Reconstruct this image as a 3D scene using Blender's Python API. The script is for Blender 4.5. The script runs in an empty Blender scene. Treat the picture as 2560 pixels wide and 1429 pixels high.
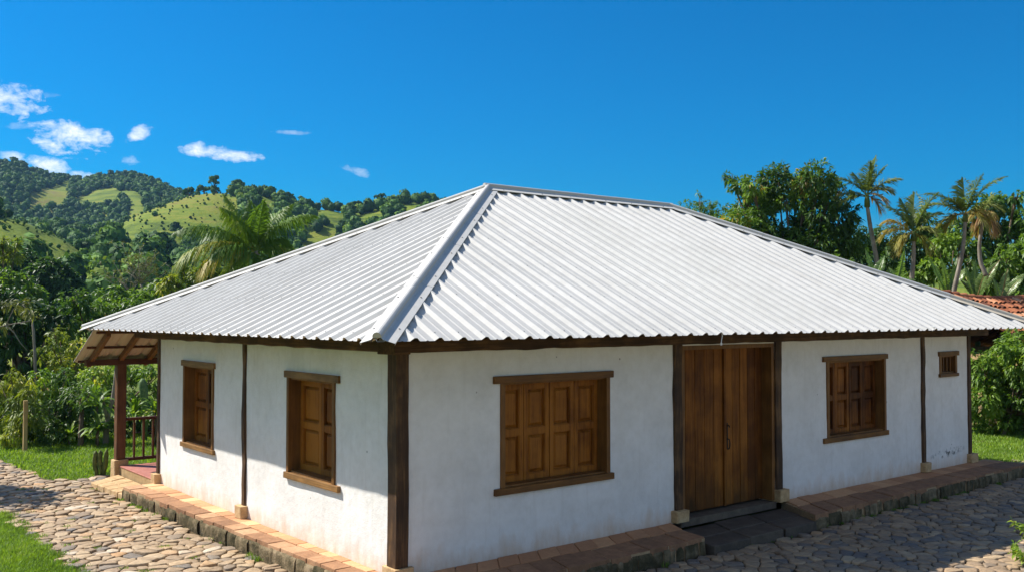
import bpy, bmesh, math, random
import numpy as np
from mathutils import Vector, Matrix, noise as mnoise

random.seed(7); RNG = np.random.default_rng(7)
scene = bpy.context.scene
COL = scene.collection
PI = math.pi

# ------------------------------------------------------------------ camera numbers
F, PITCH, YAW = 2392.2, 0.0293, 0.6792
CAM = np.array([-6.614, -10.533, 3.376])
def world_pt(u, y, r):
    """place at horizontal distance r on the bearing of column u, at the height seen on row y"""
    a = math.atan((u - 1280) / F)
    fw = np.array([math.sin(YAW) * math.cos(PITCH), math.cos(YAW) * math.cos(PITCH), math.sin(PITCH)])
    rt = np.array([math.cos(YAW), -math.sin(YAW), 0]); up = np.cross(rt, fw)
    d = fw + rt * (u - 1280) / F - up * (y - 714.5) / F
    t = r / math.hypot(d[0], d[1])
    return CAM + d * t
def px_m(r, u=1280):            # metres per photo pixel at distance r
    return r * math.cos(math.atan((u - 1280) / F)) / F
RT = np.array([math.cos(YAW), -math.sin(YAW), 0.0]); FW = np.array([math.sin(YAW), math.cos(YAW), 0.0]); UP = np.array([0, 0, 1.0])
SUN = np.array([-0.489, 0.745, 1.0]); SUN /= np.linalg.norm(SUN)

# ------------------------------------------------------------------ materials
def new_mat(name):
    m = bpy.data.materials.new(name); m.use_nodes = True
    nt = m.node_tree; nt.nodes.clear()
    out = nt.nodes.new('ShaderNodeOutputMaterial')
    return m, nt, out
def N(nt, typ, **kw):
    n = nt.nodes.new(typ)
    for k, v in kw.items():
        if k.startswith('i_'):
            key = k[2:]
            n.inputs[int(key) if key.isdigit() else key.replace('_', ' ')].default_value = v
        else: setattr(n, k, v)
    return n
def L(nt, a, b): nt.links.new(a, b)
def ramp(nt, stops, fac=None, interp='LINEAR'):
    r = nt.nodes.new('ShaderNodeValToRGB'); r.color_ramp.interpolation = interp
    e = r.color_ramp.elements
    while len(e) < len(stops): e.new(0.5)
    for i, (p, c) in enumerate(stops):
        e[i].position = p; e[i].color = (c[0], c[1], c[2], 1)
    if fac is not None: L(nt, fac, r.inputs[0])
    return r
def coords(nt, scale=(1, 1, 1), src='Object'):
    tc = N(nt, 'ShaderNodeTexCoord'); mp = N(nt, 'ShaderNodeMapping'); mp.inputs['Scale'].default_value = scale
    L(nt, tc.outputs[src], mp.inputs[0]); return mp.outputs[0]
def noise(nt, vec, scale=5, detail=4, rough=.55, dist=0):
    n = N(nt, 'ShaderNodeTexNoise'); n.inputs['Scale'].default_value = scale; n.inputs['Detail'].default_value = detail
    n.inputs['Roughness'].default_value = rough; n.inputs['Distortion'].default_value = dist
    L(nt, vec, n.inputs['Vector']); return n.outputs[0]
def mixc(nt, fac, a, b, mode='MIX'):
    m = N(nt, 'ShaderNodeMix', data_type='RGBA', blend_type=mode)
    for sock, v in ((m.inputs['Factor'], fac), (m.inputs['A'], a), (m.inputs['B'], b)): 
        pass
    ins = [s for s in m.inputs if s.enabled]
    f, A, B = ins[0], ins[1], ins[2]
    for s, v in ((f, fac), (A, a), (B, b)):
        if hasattr(v, 'links') or hasattr(v, 'is_linked'): L(nt, v, s)
        elif isinstance(v, (int, float)): s.default_value = v
        else: s.default_value = (v[0], v[1], v[2], 1)
    return [o for o in m.outputs if o.enabled][0]
def math_n(nt, op, a, b=None, c=None, clamp=False):
    m = N(nt, 'ShaderNodeMath', operation=op); m.use_clamp = clamp
    for i, v in enumerate((a, b, c)):
        if v is None: continue
        if isinstance(v, (int, float)): m.inputs[i].default_value = v
        else: L(nt, v, m.inputs[i])
    return m.outputs[0]
def bump(nt, h, strength=.3, dist=.01, nrm=None):
    b = N(nt, 'ShaderNodeBump'); b.inputs['Strength'].default_value = strength; b.inputs['Distance'].default_value = dist
    L(nt, h, b.inputs['Height'])
    if nrm is not None: L(nt, nrm, b.inputs['Normal'])
    return b.outputs[0]
def principled(nt, out, col, rough=.6, spec=.4, nrm=None, metal=0):
    p = N(nt, 'ShaderNodeBsdfPrincipled')
    for s, v in ((p.inputs['Base Color'], col), (p.inputs['Roughness'], rough)):
        if isinstance(v, (int, float)): s.default_value = v
        elif isinstance(v, tuple): s.default_value = (*v, 1)
        else: L(nt, v, s)
    p.inputs['Specular IOR Level'].default_value = spec; p.inputs['Metallic'].default_value = metal
    if nrm is not None: L(nt, nrm, p.inputs['Normal'])
    L(nt, p.outputs[0], out.inputs[0]); return p
def attr(nt, name):
    a = N(nt, 'ShaderNodeAttribute'); a.attribute_name = name; return a.outputs['Fac']

def mat_plaster():
    m, nt, out = new_mat('white_plaster')
    v = coords(nt)
    big = noise(nt, v, 1.3, 5, .6); mid = noise(nt, v, 7, 5, .6); fine = noise(nt, v, 60, 3, .6)
    c = ramp(nt, [(.3, (.66, .635, .595)), (.55, (.77, .75, .72)), (.75, (.80, .785, .76))], big).outputs[0]
    c = mixc(nt, .25, c, ramp(nt, [(.3, (.6, .58, .55)), (.6, (.82, .81, .8))], mid).outputs[0])
    # earth splashed up at the foot of the wall
    sep = N(nt, 'ShaderNodeSeparateXYZ'); L(nt, v, sep.inputs[0])
    h = math_n(nt, 'MULTIPLY_ADD', sep.outputs[2], -2.6, .95)
    h = math_n(nt, 'ADD', h, math_n(nt, 'MULTIPLY_ADD', noise(nt, coords(nt, (2.2, 2.2, .8)), 2.2, 5, .65), 1.8, -1.1), clamp=True)
    h = math_n(nt, 'MULTIPLY', h, .7)
    c = mixc(nt, h, c, (.56, .37, .21))
    # rain streaks
    st = ramp(nt, [(.56, (0, 0, 0)), (.8, (1, 1, 1))], noise(nt, coords(nt, (5, 5, .35)), 1.6, 5, .6)).outputs[0]
    c = mixc(nt, math_n(nt, 'MULTIPLY', st, .3), c, (.5, .46, .4))
    # small knocks and specks
    sp = N(nt, 'ShaderNodeTexVoronoi'); sp.inputs['Scale'].default_value = 1.7; sp.inputs['Randomness'].default_value = 1; L(nt, v, sp.inputs['Vector'])
    spk = ramp(nt, [(.0, (1, 1, 1)), (.022, (1, 1, 1)), (.03, (0, 0, 0))], sp.outputs['Distance']).outputs[0]
    c = mixc(nt, math_n(nt, 'MULTIPLY', spk, .7), c, (.12, .1, .08))
    # black mildew low on the front wall near its right end
    sx = math_n(nt, 'MULTIPLY', math_n(nt, 'SUBTRACT', sep.outputs[0], 14.35), 1.15); sz = math_n(nt, 'MULTIPLY', math_n(nt, 'SUBTRACT', math_n(nt, 'MULTIPLY_ADD', sep.outputs[0], -.055, sep.outputs[2]), -.475), 9)
    mk = math_n(nt, 'SUBTRACT', 1.0, math_n(nt, 'ADD', math_n(nt, 'MULTIPLY', sx, sx), math_n(nt, 'MULTIPLY', sz, sz)), clamp=True)
    mk = math_n(nt, 'MULTIPLY', mk, ramp(nt, [(.5, (0, 0, 0)), (.62, (1, 1, 1))], noise(nt, coords(nt, (1, 1, .6)), 9, 5, .7)).outputs[0])
    c = mixc(nt, math_n(nt, 'MULTIPLY', mk, 1.3, clamp=True), c, (.11, .11, .10))
    hgt = math_n(nt, 'ADD', math_n(nt, 'MULTIPLY', mid, .8), math_n(nt, 'MULTIPLY', fine, .35))
    hgt = math_n(nt, 'ADD', hgt, math_n(nt, 'MULTIPLY', big, 1.2))
    principled(nt, out, c, .85, .2, bump(nt, hgt, .55, .02)); return m
def mat_wood(name, c0, c1, c2, axis='z', rough=.6, bottom_dirt=None, spec=.3, planks=False):
    m, nt, out = new_mat(name)
    s = {'z': (14, 14, .9), 'x': (.9, 14, 14), 'y': (14, .9, 14)}[axis]
    v = coords(nt, s)
    g = noise(nt, v, 1.6, 6, .65, .6); g2 = noise(nt, coords(nt), 1.7, 4, .6)
    f = math_n(nt, 'MULTIPLY_ADD', g2, .5, math_n(nt, 'MULTIPLY', g, .5))
    if planks: f = math_n(nt, 'MULTIPLY_ADD', attr(nt, 'tint'), .26, math_n(nt, 'SUBTRACT', f, .14))
    c = ramp(nt, [(.35, c0), (.5, c1), (.64, c2)], f).outputs[0]
    if bottom_dirt:
        sep = N(nt, 'ShaderNodeSeparateXYZ'); L(nt, coords(nt), sep.inputs[0])
        hh = math_n(nt, 'MULTIPLY_ADD', sep.outputs[2], -1.1, 1.0)
        hh = math_n(nt, 'ADD', hh, math_n(nt, 'MULTIPLY_ADD', noise(nt, coords(nt, (5, 5, 1)), 1.5, 5, .65), 2.6, -1.5), clamp=True)
        c = mixc(nt, math_n(nt, 'MULTIPLY', hh, .7), c, bottom_dirt)
    principled(nt, out, c, rough, spec, bump(nt, g, .5, .006)); return m
def mat_roof():
    m, nt, out = new_mat('white_painted_metal')
    n1 = noise(nt, coords(nt), .7, 5, .6); n2 = noise(nt, coords(nt), 6, 4, .6)
    c = ramp(nt, [(.3, (.44, .43, .405)), (.6, (.495, .483, .458))], n1).outputs[0]
    c = mixc(nt, .22, c, ramp(nt, [(.35, (.33, .32, .305)), (.6, (.49, .485, .475))], n2).outputs[0])
    sa = noise(nt, coords(nt, (7, .5, .5)), 1.0, 5, .65); sb = noise(nt, coords(nt, (.5, 7, .5)), 1.0, 5, .65)
    du = math_n(nt, 'MULTIPLY', ramp(nt, [(.52, (0, 0, 0)), (.75, (1, 1, 1))], math_n(nt, 'MAXIMUM', sa, sb)).outputs[0], ramp(nt, [(.4, (0, 0, 0)), (.7, (1, 1, 1))], noise(nt, coords(nt), .45, 4, .6)).outputs[0])
    c = mixc(nt, math_n(nt, 'MULTIPLY', du, .5), c, (.36, .33, .29))
    sp = N(nt, 'ShaderNodeTexVoronoi'); sp.inputs['Scale'].default_value = 2.2; L(nt, coords(nt), sp.inputs['Vector'])
    spk = ramp(nt, [(.0, (1, 1, 1)), (.03, (1, 1, 1)), (.042, (0, 0, 0))], sp.outputs['Distance']).outputs[0]
    c = mixc(nt, math_n(nt, 'MULTIPLY', spk, .45), c, (.3, .28, .25))
    geo = N(nt, 'ShaderNodeNewGeometry')
    # the underside of the sheets is unpainted galvanised cream
    c = mixc(nt, geo.outputs['Backfacing'], c, (.52, .45, .35))
    principled(nt, out, c, .6, .2, bump(nt, n1, .15, .02)); return m
def mat_simple(name, stops, scale=6, rough=.8, bmp=.3, bd=.01, spec=.25, tint=0.0, metal=0):
    m, nt, out = new_mat(name)
    n = noise(nt, coords(nt), scale, 6, .62)
    f = n
    if tint: f = math_n(nt, 'ADD', math_n(nt, 'MULTIPLY', n, 1 - tint), math_n(nt, 'MULTIPLY', attr(nt, 'tint'), tint))
    c = ramp(nt, stops, f).outputs[0]
    n2 = noise(nt, coords(nt), scale * 5, 4, .6)
    c = mixc(nt, .25, c, mixc(nt, 1.0, c, ramp(nt, [(.3, (.45, .45, .45)), (.7, (1.35, 1.35, 1.35))], n2).outputs[0], 'MULTIPLY'))
    principled(nt, out, c, rough, spec, bump(nt, math_n(nt, 'ADD', n, math_n(nt, 'MULTIPLY', n2, .3)), bmp, bd), metal); return m
def mat_leaf(name, stops, rough=.42, spec=.5, trans=.3, tcol=(1.3, 1.25, .5)):
    m, nt, out = new_mat(name)
    c = ramp(nt, stops, attr(nt, 'tint')).outputs[0]
    p = principled(nt, out, c, rough, spec)
    t = N(nt, 'ShaderNodeBsdfTranslucent'); L(nt, mixc(nt, 1.0, c, tcol, 'MULTIPLY'), t.inputs[0])
    mx = N(nt, 'ShaderNodeMixShader'); mx.inputs[0].default_value = trans
    L(nt, p.outputs[0], mx.inputs[1]); L(nt, t.outputs[0], mx.inputs[2]); L(nt, mx.outputs[0], out.inputs[0]); return m
def mat_terrain():
    m, nt, out = new_mat('hill_pasture')
    v = coords(nt)
    a = noise(nt, v, .012, 6, .6); b = noise(nt, v, .09, 6, .65); c3 = noise(nt, v, .7, 5, .65)
    d4 = noise(nt, coords(nt, (.03, .03, .9)), 1.0, 4, .6)      # cattle terraces along the contour
    f = math_n(nt, 'ADD', math_n(nt, 'MULTIPLY', a, .38), math_n(nt, 'ADD', math_n(nt, 'MULTIPLY', b, .27), math_n(nt, 'ADD', math_n(nt, 'MULTIPLY', c3, .13), math_n(nt, 'MULTIPLY', d4, .22))))
    c = ramp(nt, [(.41, (.035, .06, .009)), (.46, (.085, .125, .013)), (.50, (.13, .175, .017)), (.54, (.18, .195, .024)), (.60, (.16, .135, .034))], f).outputs[0]
    principled(nt, out, c, .9, .1, bump(nt, math_n(nt, 'ADD', b, c3), .7, .6)); return m

M = {}
M['plaster'] = mat_plaster()
M['post'] = mat_wood('dark_post_wood', (.022, .011, .006), (.06, .03, .013), (.17, .09, .035), 'z', .7)
M['beam_x'] = mat_wood('dark_beam_wood', (.02, .010, .005), (.06, .03, .013), (.15, .08, .032), 'x', .75)
M['beam_y'] = mat_wood('dark_beam_wood_side', (.02, .010, .005), (.06, .03, .013), (.15, .08, .032), 'y', .75)
M['frame_z'] = mat_wood('frame_wood', (.09, .038, .009), (.17, .072, .016), (.25, .115, .028), 'z', .55)
M['frame_x'] = mat_wood('frame_wood_front', (.075, .03, .006), (.15, .062, .011), (.23, .10, .02), 'x', .55)
M['frame_y'] = mat_wood('frame_wood_side', (.10, .05, .016), (.2, .10, .03), (.32, .165, .055), 'y', .55)
M['shutter'] = mat_wood('shutter_wood', (.062, .019, .003), (.185, .060, .008), (.33, .12, .015), 'z', .55, spec=.15, planks=True, bottom_dirt=None)
M['door'] = mat_wood('door_wood', (.085, .027, .004), (.19, .064, .008), (.30, .11, .015), 'z', .6, (.035, .022, .008), .15, True)
M['veranda_wood'] = mat_wood('red_brown_wood', (.06, .024, .011), (.115, .048, .02), (.17, .075, .03), 'z', .6)
M['veranda_beam'] = mat_wood('red_brown_beam', (.05, .018, .009), (.085, .03, .014), (.12, .045, .02), 'x', .6)
M['rafter'] = mat_wood('rafter_wood', (.10, .045, .018), (.17, .08, .03), (.24, .12, .045), 'y', .6)
M['roof'] = mat_roof()
M['sandstone'] = mat_simple('sandstone', [(.3, (.36, .23, .11)), (.55, (.52, .35, .18)), (.75, (.6, .44, .26))], 9, .9, .5, .02)
M['tile'] = mat_simple('terracotta_tile', [(.25, (.40, .19, .09)), (.5, (.55, .29, .14)), (.75, (.66, .40, .21))], 5, .75, .25, .006, .3, .6)
M['brick'] = mat_simple('brick_edge', [(.25, (.21, .11, .06)), (.5, (.36, .19, .10)), (.75, (.48, .29, .165))], 6, .85, .8, .02, .2, .45)
M['kerb'] = mat_simple('mossy_kerb_stone', [(.3, (.035, .032, .016)), (.45, (.095, .076, .042)), (.57, (.19, .145, .085)), (.72, (.32, .24, .15))], 7, .95, .9, .04, .1, .35)
M['step'] = mat_simple('worn_step_stone', [(.3, (.075, .058, .044)), (.5, (.125, .097, .07)), (.72, (.21, .165, .115))], 5, .8, .5, .015, .25, .4)
M['joint'] = mat_simple('sandy_joint', [(.3, (.30, .2, .11)), (.7, (.46, .32, .18))], 12, .95, .4)
M['redfloor'] = mat_simple('red_floor', [(.3, (.36, .13, .09)), (.7, (.45, .18, .13))], 4, .5, .1, .004, .4)
M['slabside'] = mat_simple('earth_slab', [(.3, (.3, .2, .09)), (.7, (.45, .31, .16))], 7, .95, .5, .02)
M['soil'] = mat_simple('path_earth', [(.3, (.055, .038, .02)), (.5, (.105, .073, .04)), (.72, (.19, .14, .08))], 6, .98, .8, .02, .1)
def mat_cobble():
    m, nt, out = new_mat('cobble_stone')
    t = attr(nt, 'tint')
    c = ramp(nt, [(0, (.14, .12, .105)), (.12, (.19, .155, .12)), (.35, (.26, .182, .113)), (.6, (.335, .236, .142)), (.8, (.40, .295, .182)), (.92, (.40, .235, .11)), (1, (.48, .40, .30))], t).outputs[0]
    n = noise(nt, coords(nt), 14, 6, .65); n2 = noise(nt, coords(nt), 60, 4, .6)
    c = mixc(nt, .55, c, mixc(nt, 1.0, c, ramp(nt, [(.3, (.5, .5, .5)), (.7, (1.4, 1.38, 1.35))], n).outputs[0], 'MULTIPLY'))
    principled(nt, out, c, .72, .35, bump(nt, math_n(nt, 'ADD', n, math_n(nt, 'MULTIPLY', n2, .4)), .6, .02)); return m
M['cobble'] = mat_cobble()
M['claytile'] = mat_simple('old_clay_tile', [(.2, (.10, .04, .025)), (.45, (.26, .09, .045)), (.7, (.42, .17, .08)), (.9, (.5, .3, .18))], 7, .9, .5, .01, .15, .65)
M['iron'] = mat_simple('black_iron', [(.3, (.012, .011, .01)), (.7, (.03, .026, .022))], 20, .5, .3, .004, .5, 0, .6)
M['dark'] = mat_simple('interior_shade_black', [(.3, (.012, .01, .008)), (.7, (.02, .016, .012))], 3, .95, 0)
M['white'] = mat_simple('white_plastic', [(.3, (.7, .7, .68)), (.7, (.8, .8, .78))], 9, .5, .05)
M['screw'] = mat_simple('screw_head', [(.3, (.08, .08, .08)), (.7, (.15, .14, .13))], 20, .5, .1)
M['mildew'] = mat_simple('black_mildew', [(.3, (.10, .10, .095)), (.7, (.2, .2, .19))], 30, .95, .1)
M['bark'] = mat_wood('grey_bark', (.05, .035, .022), (.12, .085, .055), (.22, .165, .11), 'z', .9)
M['palebark'] = mat_wood('pale_bark', (.13, .11, .085), (.22, .19, .15), (.33, .29, .24), 'z', .9)
M['stake'] = mat_wood('weathered_stake', (.2, .13, .05), (.36, .25, .1), (.45, .33, .15), 'z', .85)
M['cactus'] = mat_simple('cactus_skin', [(.3, (.05, .075, .018)), (.55, (.12, .14, .035)), (.8, (.22, .2, .07))], 9, .7, .4, .01)
M['colcactus'] = mat_simple('column_cactus_skin', [(.3, (.06, .11, .04)), (.6, (.13, .2, .07)), (.8, (.25, .28, .12))], 12, .7, .4, .01)
M['terrain'] = mat_terrain()
M['ground'] = mat_simple('grassy_earth', [(.3, (.05, .075, .016)), (.5, (.085, .125, .022)), (.7, (.12, .12, .04))], 2, .95, .5, .03, .1)
G = lambda *s: list(s)
M['grass'] = mat_leaf('grass_blade', G((0, (0.0825, 0.1575, 0.0180)), (.5, (0.1650, 0.2850, 0.0270)), (.85, (0.2550, 0.3750, 0.0450)), (1, (0.4500, 0.4050, 0.1500))), .5, .3, 0.45)
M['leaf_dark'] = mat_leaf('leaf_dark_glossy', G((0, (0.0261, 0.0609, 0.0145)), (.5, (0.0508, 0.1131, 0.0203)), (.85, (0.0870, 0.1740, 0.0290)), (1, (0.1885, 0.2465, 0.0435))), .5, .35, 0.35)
M['leaf_mango'] = mat_leaf('leaf_mango', G((0, (0.0420, 0.0900, 0.0195)), (.45, (0.0870, 0.1725, 0.0270)), (.8, (0.1500, 0.2550, 0.0330)), (.96, (0.2400, 0.3600, 0.0450)), (1, (0.4500, 0.3000, 0.0750))), .48, .38, 0.42)
M['leaf_bright'] = mat_leaf('leaf_bright', G((0, (0.0700, 0.1400, 0.0196)), (.5, (0.1400, 0.2450, 0.0308)), (.85, (0.2380, 0.3500, 0.0420)), (1, (0.4760, 0.4620, 0.0840))), .48, .38, 0.45)
M['leaf_yellow'] = mat_leaf('leaf_yellow_green', G((0, (0.0780, 0.1300, 0.0195)), (.5, (0.1820, 0.2405, 0.0325)), (.85, (0.3250, 0.3510, 0.0455)), (1, (0.5460, 0.4680, 0.0910))), .5, .35, 0.42)
M['leaf_olive'] = mat_leaf('leaf_olive', G((0, (0.0630, 0.0770, 0.0252)), (.5, (0.1190, 0.1400, 0.0420)), (1, (0.2240, 0.2380, 0.0700))), .5, .3, 0.4)
M['palm'] = mat_leaf('palm_leaflet', G((0, (.05, .115, .016)), (.4, (.115, .21, .024)), (.7, (.20, .28, .035)), (.85, (.42, .34, .04)), (1, (.5, .33, .08))), .5, .28, .42)
M['palm2'] = mat_leaf('areca_leaflet', G((0, (.06, .10, .025)), (.4, (.12, .17, .04)), (.65, (.21, .24, .055)), (.85, (.36, .29, .07)), (1, (.30, .17, .075))), .5, .3, .42)
M['banana'] = mat_leaf('banana_blade', G((0, (0.0750, 0.1500, 0.0312)), (.5, (0.1375, 0.2375, 0.0500)), (.8, (0.2500, 0.3375, 0.1250)), (1, (0.3750, 0.1625, 0.0500))), .35, .5, 0.42)
M['forest'] = mat_leaf('forest_crown', G((0, (.030, .075, .018)), (.4, (.062, .14, .027)), (.75, (.13, .24, .036)), (1, (.25, .32, .05))), .7, .12, .2)

# ------------------------------------------------------------------ object helpers
def link(o, parent=None):
    COL.objects.link(o)
    if parent is not None:
        o.parent = parent
        if parent.type == 'EMPTY' or True:
            o.matrix_parent_inverse = parent.matrix_world.inverted() if False else Matrix.Translation(-absloc(parent))
    return o
ABS = {}
def absloc(o): return Vector(ABS.get(o.name, (0, 0, 0)))
def thing(name, label, cat, loc, group=None):
    e = bpy.data.objects.new(name, None); e.empty_display_size = .3
    e.location = Vector(loc); COL.objects.link(e); ABS[e.name] = Vector(loc)
    e['label'] = label; e['category'] = cat
    if group: e['group'] = group
    return e
def tag(o, label=None, cat=None, group=None, kind=None):
    if label: o['label'] = label
    if cat: o['category'] = cat
    if group: o['group'] = group
    if kind: o['kind'] = kind
    return o
def mesh_np(name, V, Fc, mat, parent=None, tint=None, smooth=False, normals=None):
    """V (n,3); Fc (m,k) uniform polygons"""
    V = np.asarray(V, np.float32); Fc = np.asarray(Fc, np.int32)
    me = bpy.data.meshes.new(name); m, k = Fc.shape
    me.vertices.add(len(V)); me.vertices.foreach_set('co', V.ravel())
    me.loops.add(m * k); me.loops.foreach_set('vertex_index', Fc.ravel())
    me.polygons.add(m); me.polygons.foreach_set('loop_start', np.arange(0, m * k, k, dtype=np.int32))
    me.polygons.foreach_set('loop_total', np.full(m, k, np.int32))
    if smooth: me.polygons.foreach_set('use_smooth', np.ones(m, bool))
    if tint is not None:
        a = me.attributes.new('tint', 'FLOAT', 'POINT'); a.data.foreach_set('value', np.asarray(tint, np.float32))
    me.materials.append(mat); me.update(calc_edges=True); me.validate()
    if normals is not None:
        me.normals_split_custom_set_from_vertices([tuple(n) for n in normals])
    return link(bpy.data.objects.new(name, me), parent)

class MB:
    def __init__(s): s.v = []; s.f = []; s.t = []; s.m = []; s.tint = 0.5; s.mi = 0
    def add(s, vs, fs):
        b = len(s.v); s.v += [tuple(map(float, p)) for p in vs]; s.t += [s.tint] * len(vs)
        s.f += [tuple(b + i for i in f) for f in fs]; s.m += [s.mi] * len(fs)
    def box(s, x0, x1, y0, y1, z0, z1, j=0):
        vs = [(x, y, z) for z in (z0, z1) for y in (y0, y1) for x in (x0, x1)]
        if j: vs = [tuple(c + random.uniform(-j, j) for c in p) for p in vs]
        s.add(vs, [(0, 2, 3, 1), (4, 5, 7, 6), (0, 1, 5, 4), (1, 3, 7, 5), (3, 2, 6, 7), (2, 0, 4, 6)])
    def bar(s, p0, p1, w, h, up=(0, 0, 1)):
        p0 = np.array(p0, float); p1 = np.array(p1, float); d = p1 - p0; d /= np.linalg.norm(d)
        sd = np.cross(d, up); sd /= np.linalg.norm(sd); u = np.cross(sd, d)
        vs = [p + sd * a * w / 2 + u * b * h / 2 for p in (p0, p1) for a, b in ((-1, -1), (1, -1), (1, 1), (-1, 1))]
        s.add(vs, [(3, 2, 1, 0), (4, 5, 6, 7), (0, 1, 5, 4), (1, 2, 6, 5), (2, 3, 7, 6), (3, 0, 4, 7)])
    def tube(s, pts, rad, seg=8, cap=True):
        pts = [np.array(p, float) for p in pts]; n = len(pts)
        if not hasattr(rad, '__len__'): rad = [rad] * n
        ref = np.array([.3, .2, .93]); rings = []
        for i, p in enumerate(pts):
            d = pts[min(i + 1, n - 1)] - pts[max(i - 1, 0)]; d /= (np.linalg.norm(d) + 1e-9)
            a = np.cross(d, ref)
            if np.linalg.norm(a) < .1: a = np.cross(d, (1, 0, 0))
            a /= np.linalg.norm(a); b = np.cross(d, a)
            rings.append([p + (a * math.cos(t) + b * math.sin(t)) * rad[i] for t in [2 * PI * k / seg for k in range(seg)]])
        vs = [q for r in rings for q in r]
        fs = [(i * seg + k, i * seg + (k + 1) % seg, (i + 1) * seg + (k + 1) % seg, (i + 1) * seg + k) for i in range(n - 1) for k in range(seg)]
        if cap: fs += [tuple(range(seg - 1, -1, -1)), tuple((n - 1) * seg + k for k in range(seg))]
        s.add(vs, fs)
    def build(s, name, mats, parent=None, bevel=0, smooth=False, recalc=True, angle=None):
        me = bpy.data.meshes.new(name); me.from_pydata(s.v, [], s.f)
        a = me.attributes.new('tint', 'FLOAT', 'POINT'); a.data.foreach_set('value', np.asarray(s.t, np.float32))
        if not isinstance(mats, (list, tuple)): mats = [mats]
        for m in mats: me.materials.append(m)
        me.polygons.foreach_set('material_index', np.asarray(s.m, np.int32))
        if smooth: me.polygons.foreach_set('use_smooth', np.ones(len(s.f), bool))
        if recalc:
            bm = bmesh.new(); bm.from_mesh(me); bmesh.ops.recalc_face_normals(bm, faces=bm.faces); bm.to_mesh(me); bm.free()
        me.update()
        o = link(bpy.data.objects.new(name, me), parent)
        if bevel:
            b = o.modifiers.new('bevel', 'BEVEL'); b.width = bevel; b.segments = 2; b.limit_method = 'ANGLE'; b.angle_limit = .6
        return o

def vnoise(p, s=1.0): return mnoise.noise(Vector(p) * s)

def rough_post(mb, x0, x1, y0, y1, z0, z1, amp=.008, n=14, seed=0):
    """hewn square timber with a slightly wandering outline"""
    rings = []
    for i in range(n + 1):
        z = z0 + (z1 - z0) * i / n
        dx = vnoise((seed, 1.7, z * 1.1)) * amp * 1.6; dy = vnoise((seed + 9, 3.1, z * 1.1)) * amp * 1.6
        ring = []
        c = .012
        for k, (x, y) in enumerate(((x0 + c, y0), (x1 - c, y0), (x1, y0 + c), (x1, y1 - c), (x1 - c, y1), (x0 + c, y1), (x0, y1 - c), (x0, y0 + c))):
            ring.append((x + dx + vnoise((seed + k // 2 * 3, z * 2.6, 0)) * amp, y + dy + vnoise((seed + k // 2 * 5, 4, z * 2.6)) * amp, z))
        rings.append(ring)
    vs = [p for r in rings for p in r]; s = 8
    fs = [(i * s + k, i * s + (k + 1) % s, (i + 1) * s + (k + 1) % s, (i + 1) * s + k) for i in range(n) for k in range(s)]
    fs += [tuple(range(s - 1, -1, -1)), tuple(n * s + k for k in range(s))]
    mb.add(vs, fs)
def rough_beam(mb, p0, p1, w, h, amp=.01, n=40, seed=0):
    p0 = np.array(p0, float); p1 = np.array(p1, float); d = (p1 - p0) / np.linalg.norm(p1 - p0); sd = np.cross(d, (0, 0, 1)); L_ = np.linalg.norm(p1 - p0)
    vs = []
    c = .018
    prof = ((-w / 2, -h / 2 + c), (-w / 2 + c, -h / 2), (w / 2 - c, -h / 2), (w / 2, -h / 2 + c), (w / 2, h / 2 - c), (w / 2 - c, h / 2), (-w / 2 + c, h / 2), (-w / 2, h / 2 - c))
    for i in range(n + 1):
        t = i / n; p = p0 + (p1 - p0) * t
        for k, (a, b) in enumerate(prof):
            q = t * L_ * 1.4
            vs.append(p + sd * (a + vnoise((q, seed, k // 2)) * amp) + np.array((0, 0, b + vnoise((q * 1.6, seed + 5, k // 4)) * amp * 1.3)))
    fs = [(i * 8 + k, i * 8 + (k + 1) % 8, (i + 1) * 8 + (k + 1) % 8, (i + 1) * 8 + k) for i in range(n) for k in range(8)]
    fs += [tuple(range(7, -1, -1)), tuple(n * 8 + k for k in range(8))]
    mb.add(vs, fs)

# ================================================================== THE HOUSE
house = thing('white_house', 'long white plastered house with ribbed white metal hip roof, brown shutters and double door', 'house', (0, 0, 0))
WL, WF, WH, TH = 8.95, 15.35, 3.0, .35      # left wall length, front wall length, height, thickness
fr = lambda s, d, z: (s, d, z)              # front wall: s = x, d = into the wall (+y)
lf = lambda s, d, z: (d, s, z)              # left wall:  s = y, d = into the wall (+x)

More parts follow.
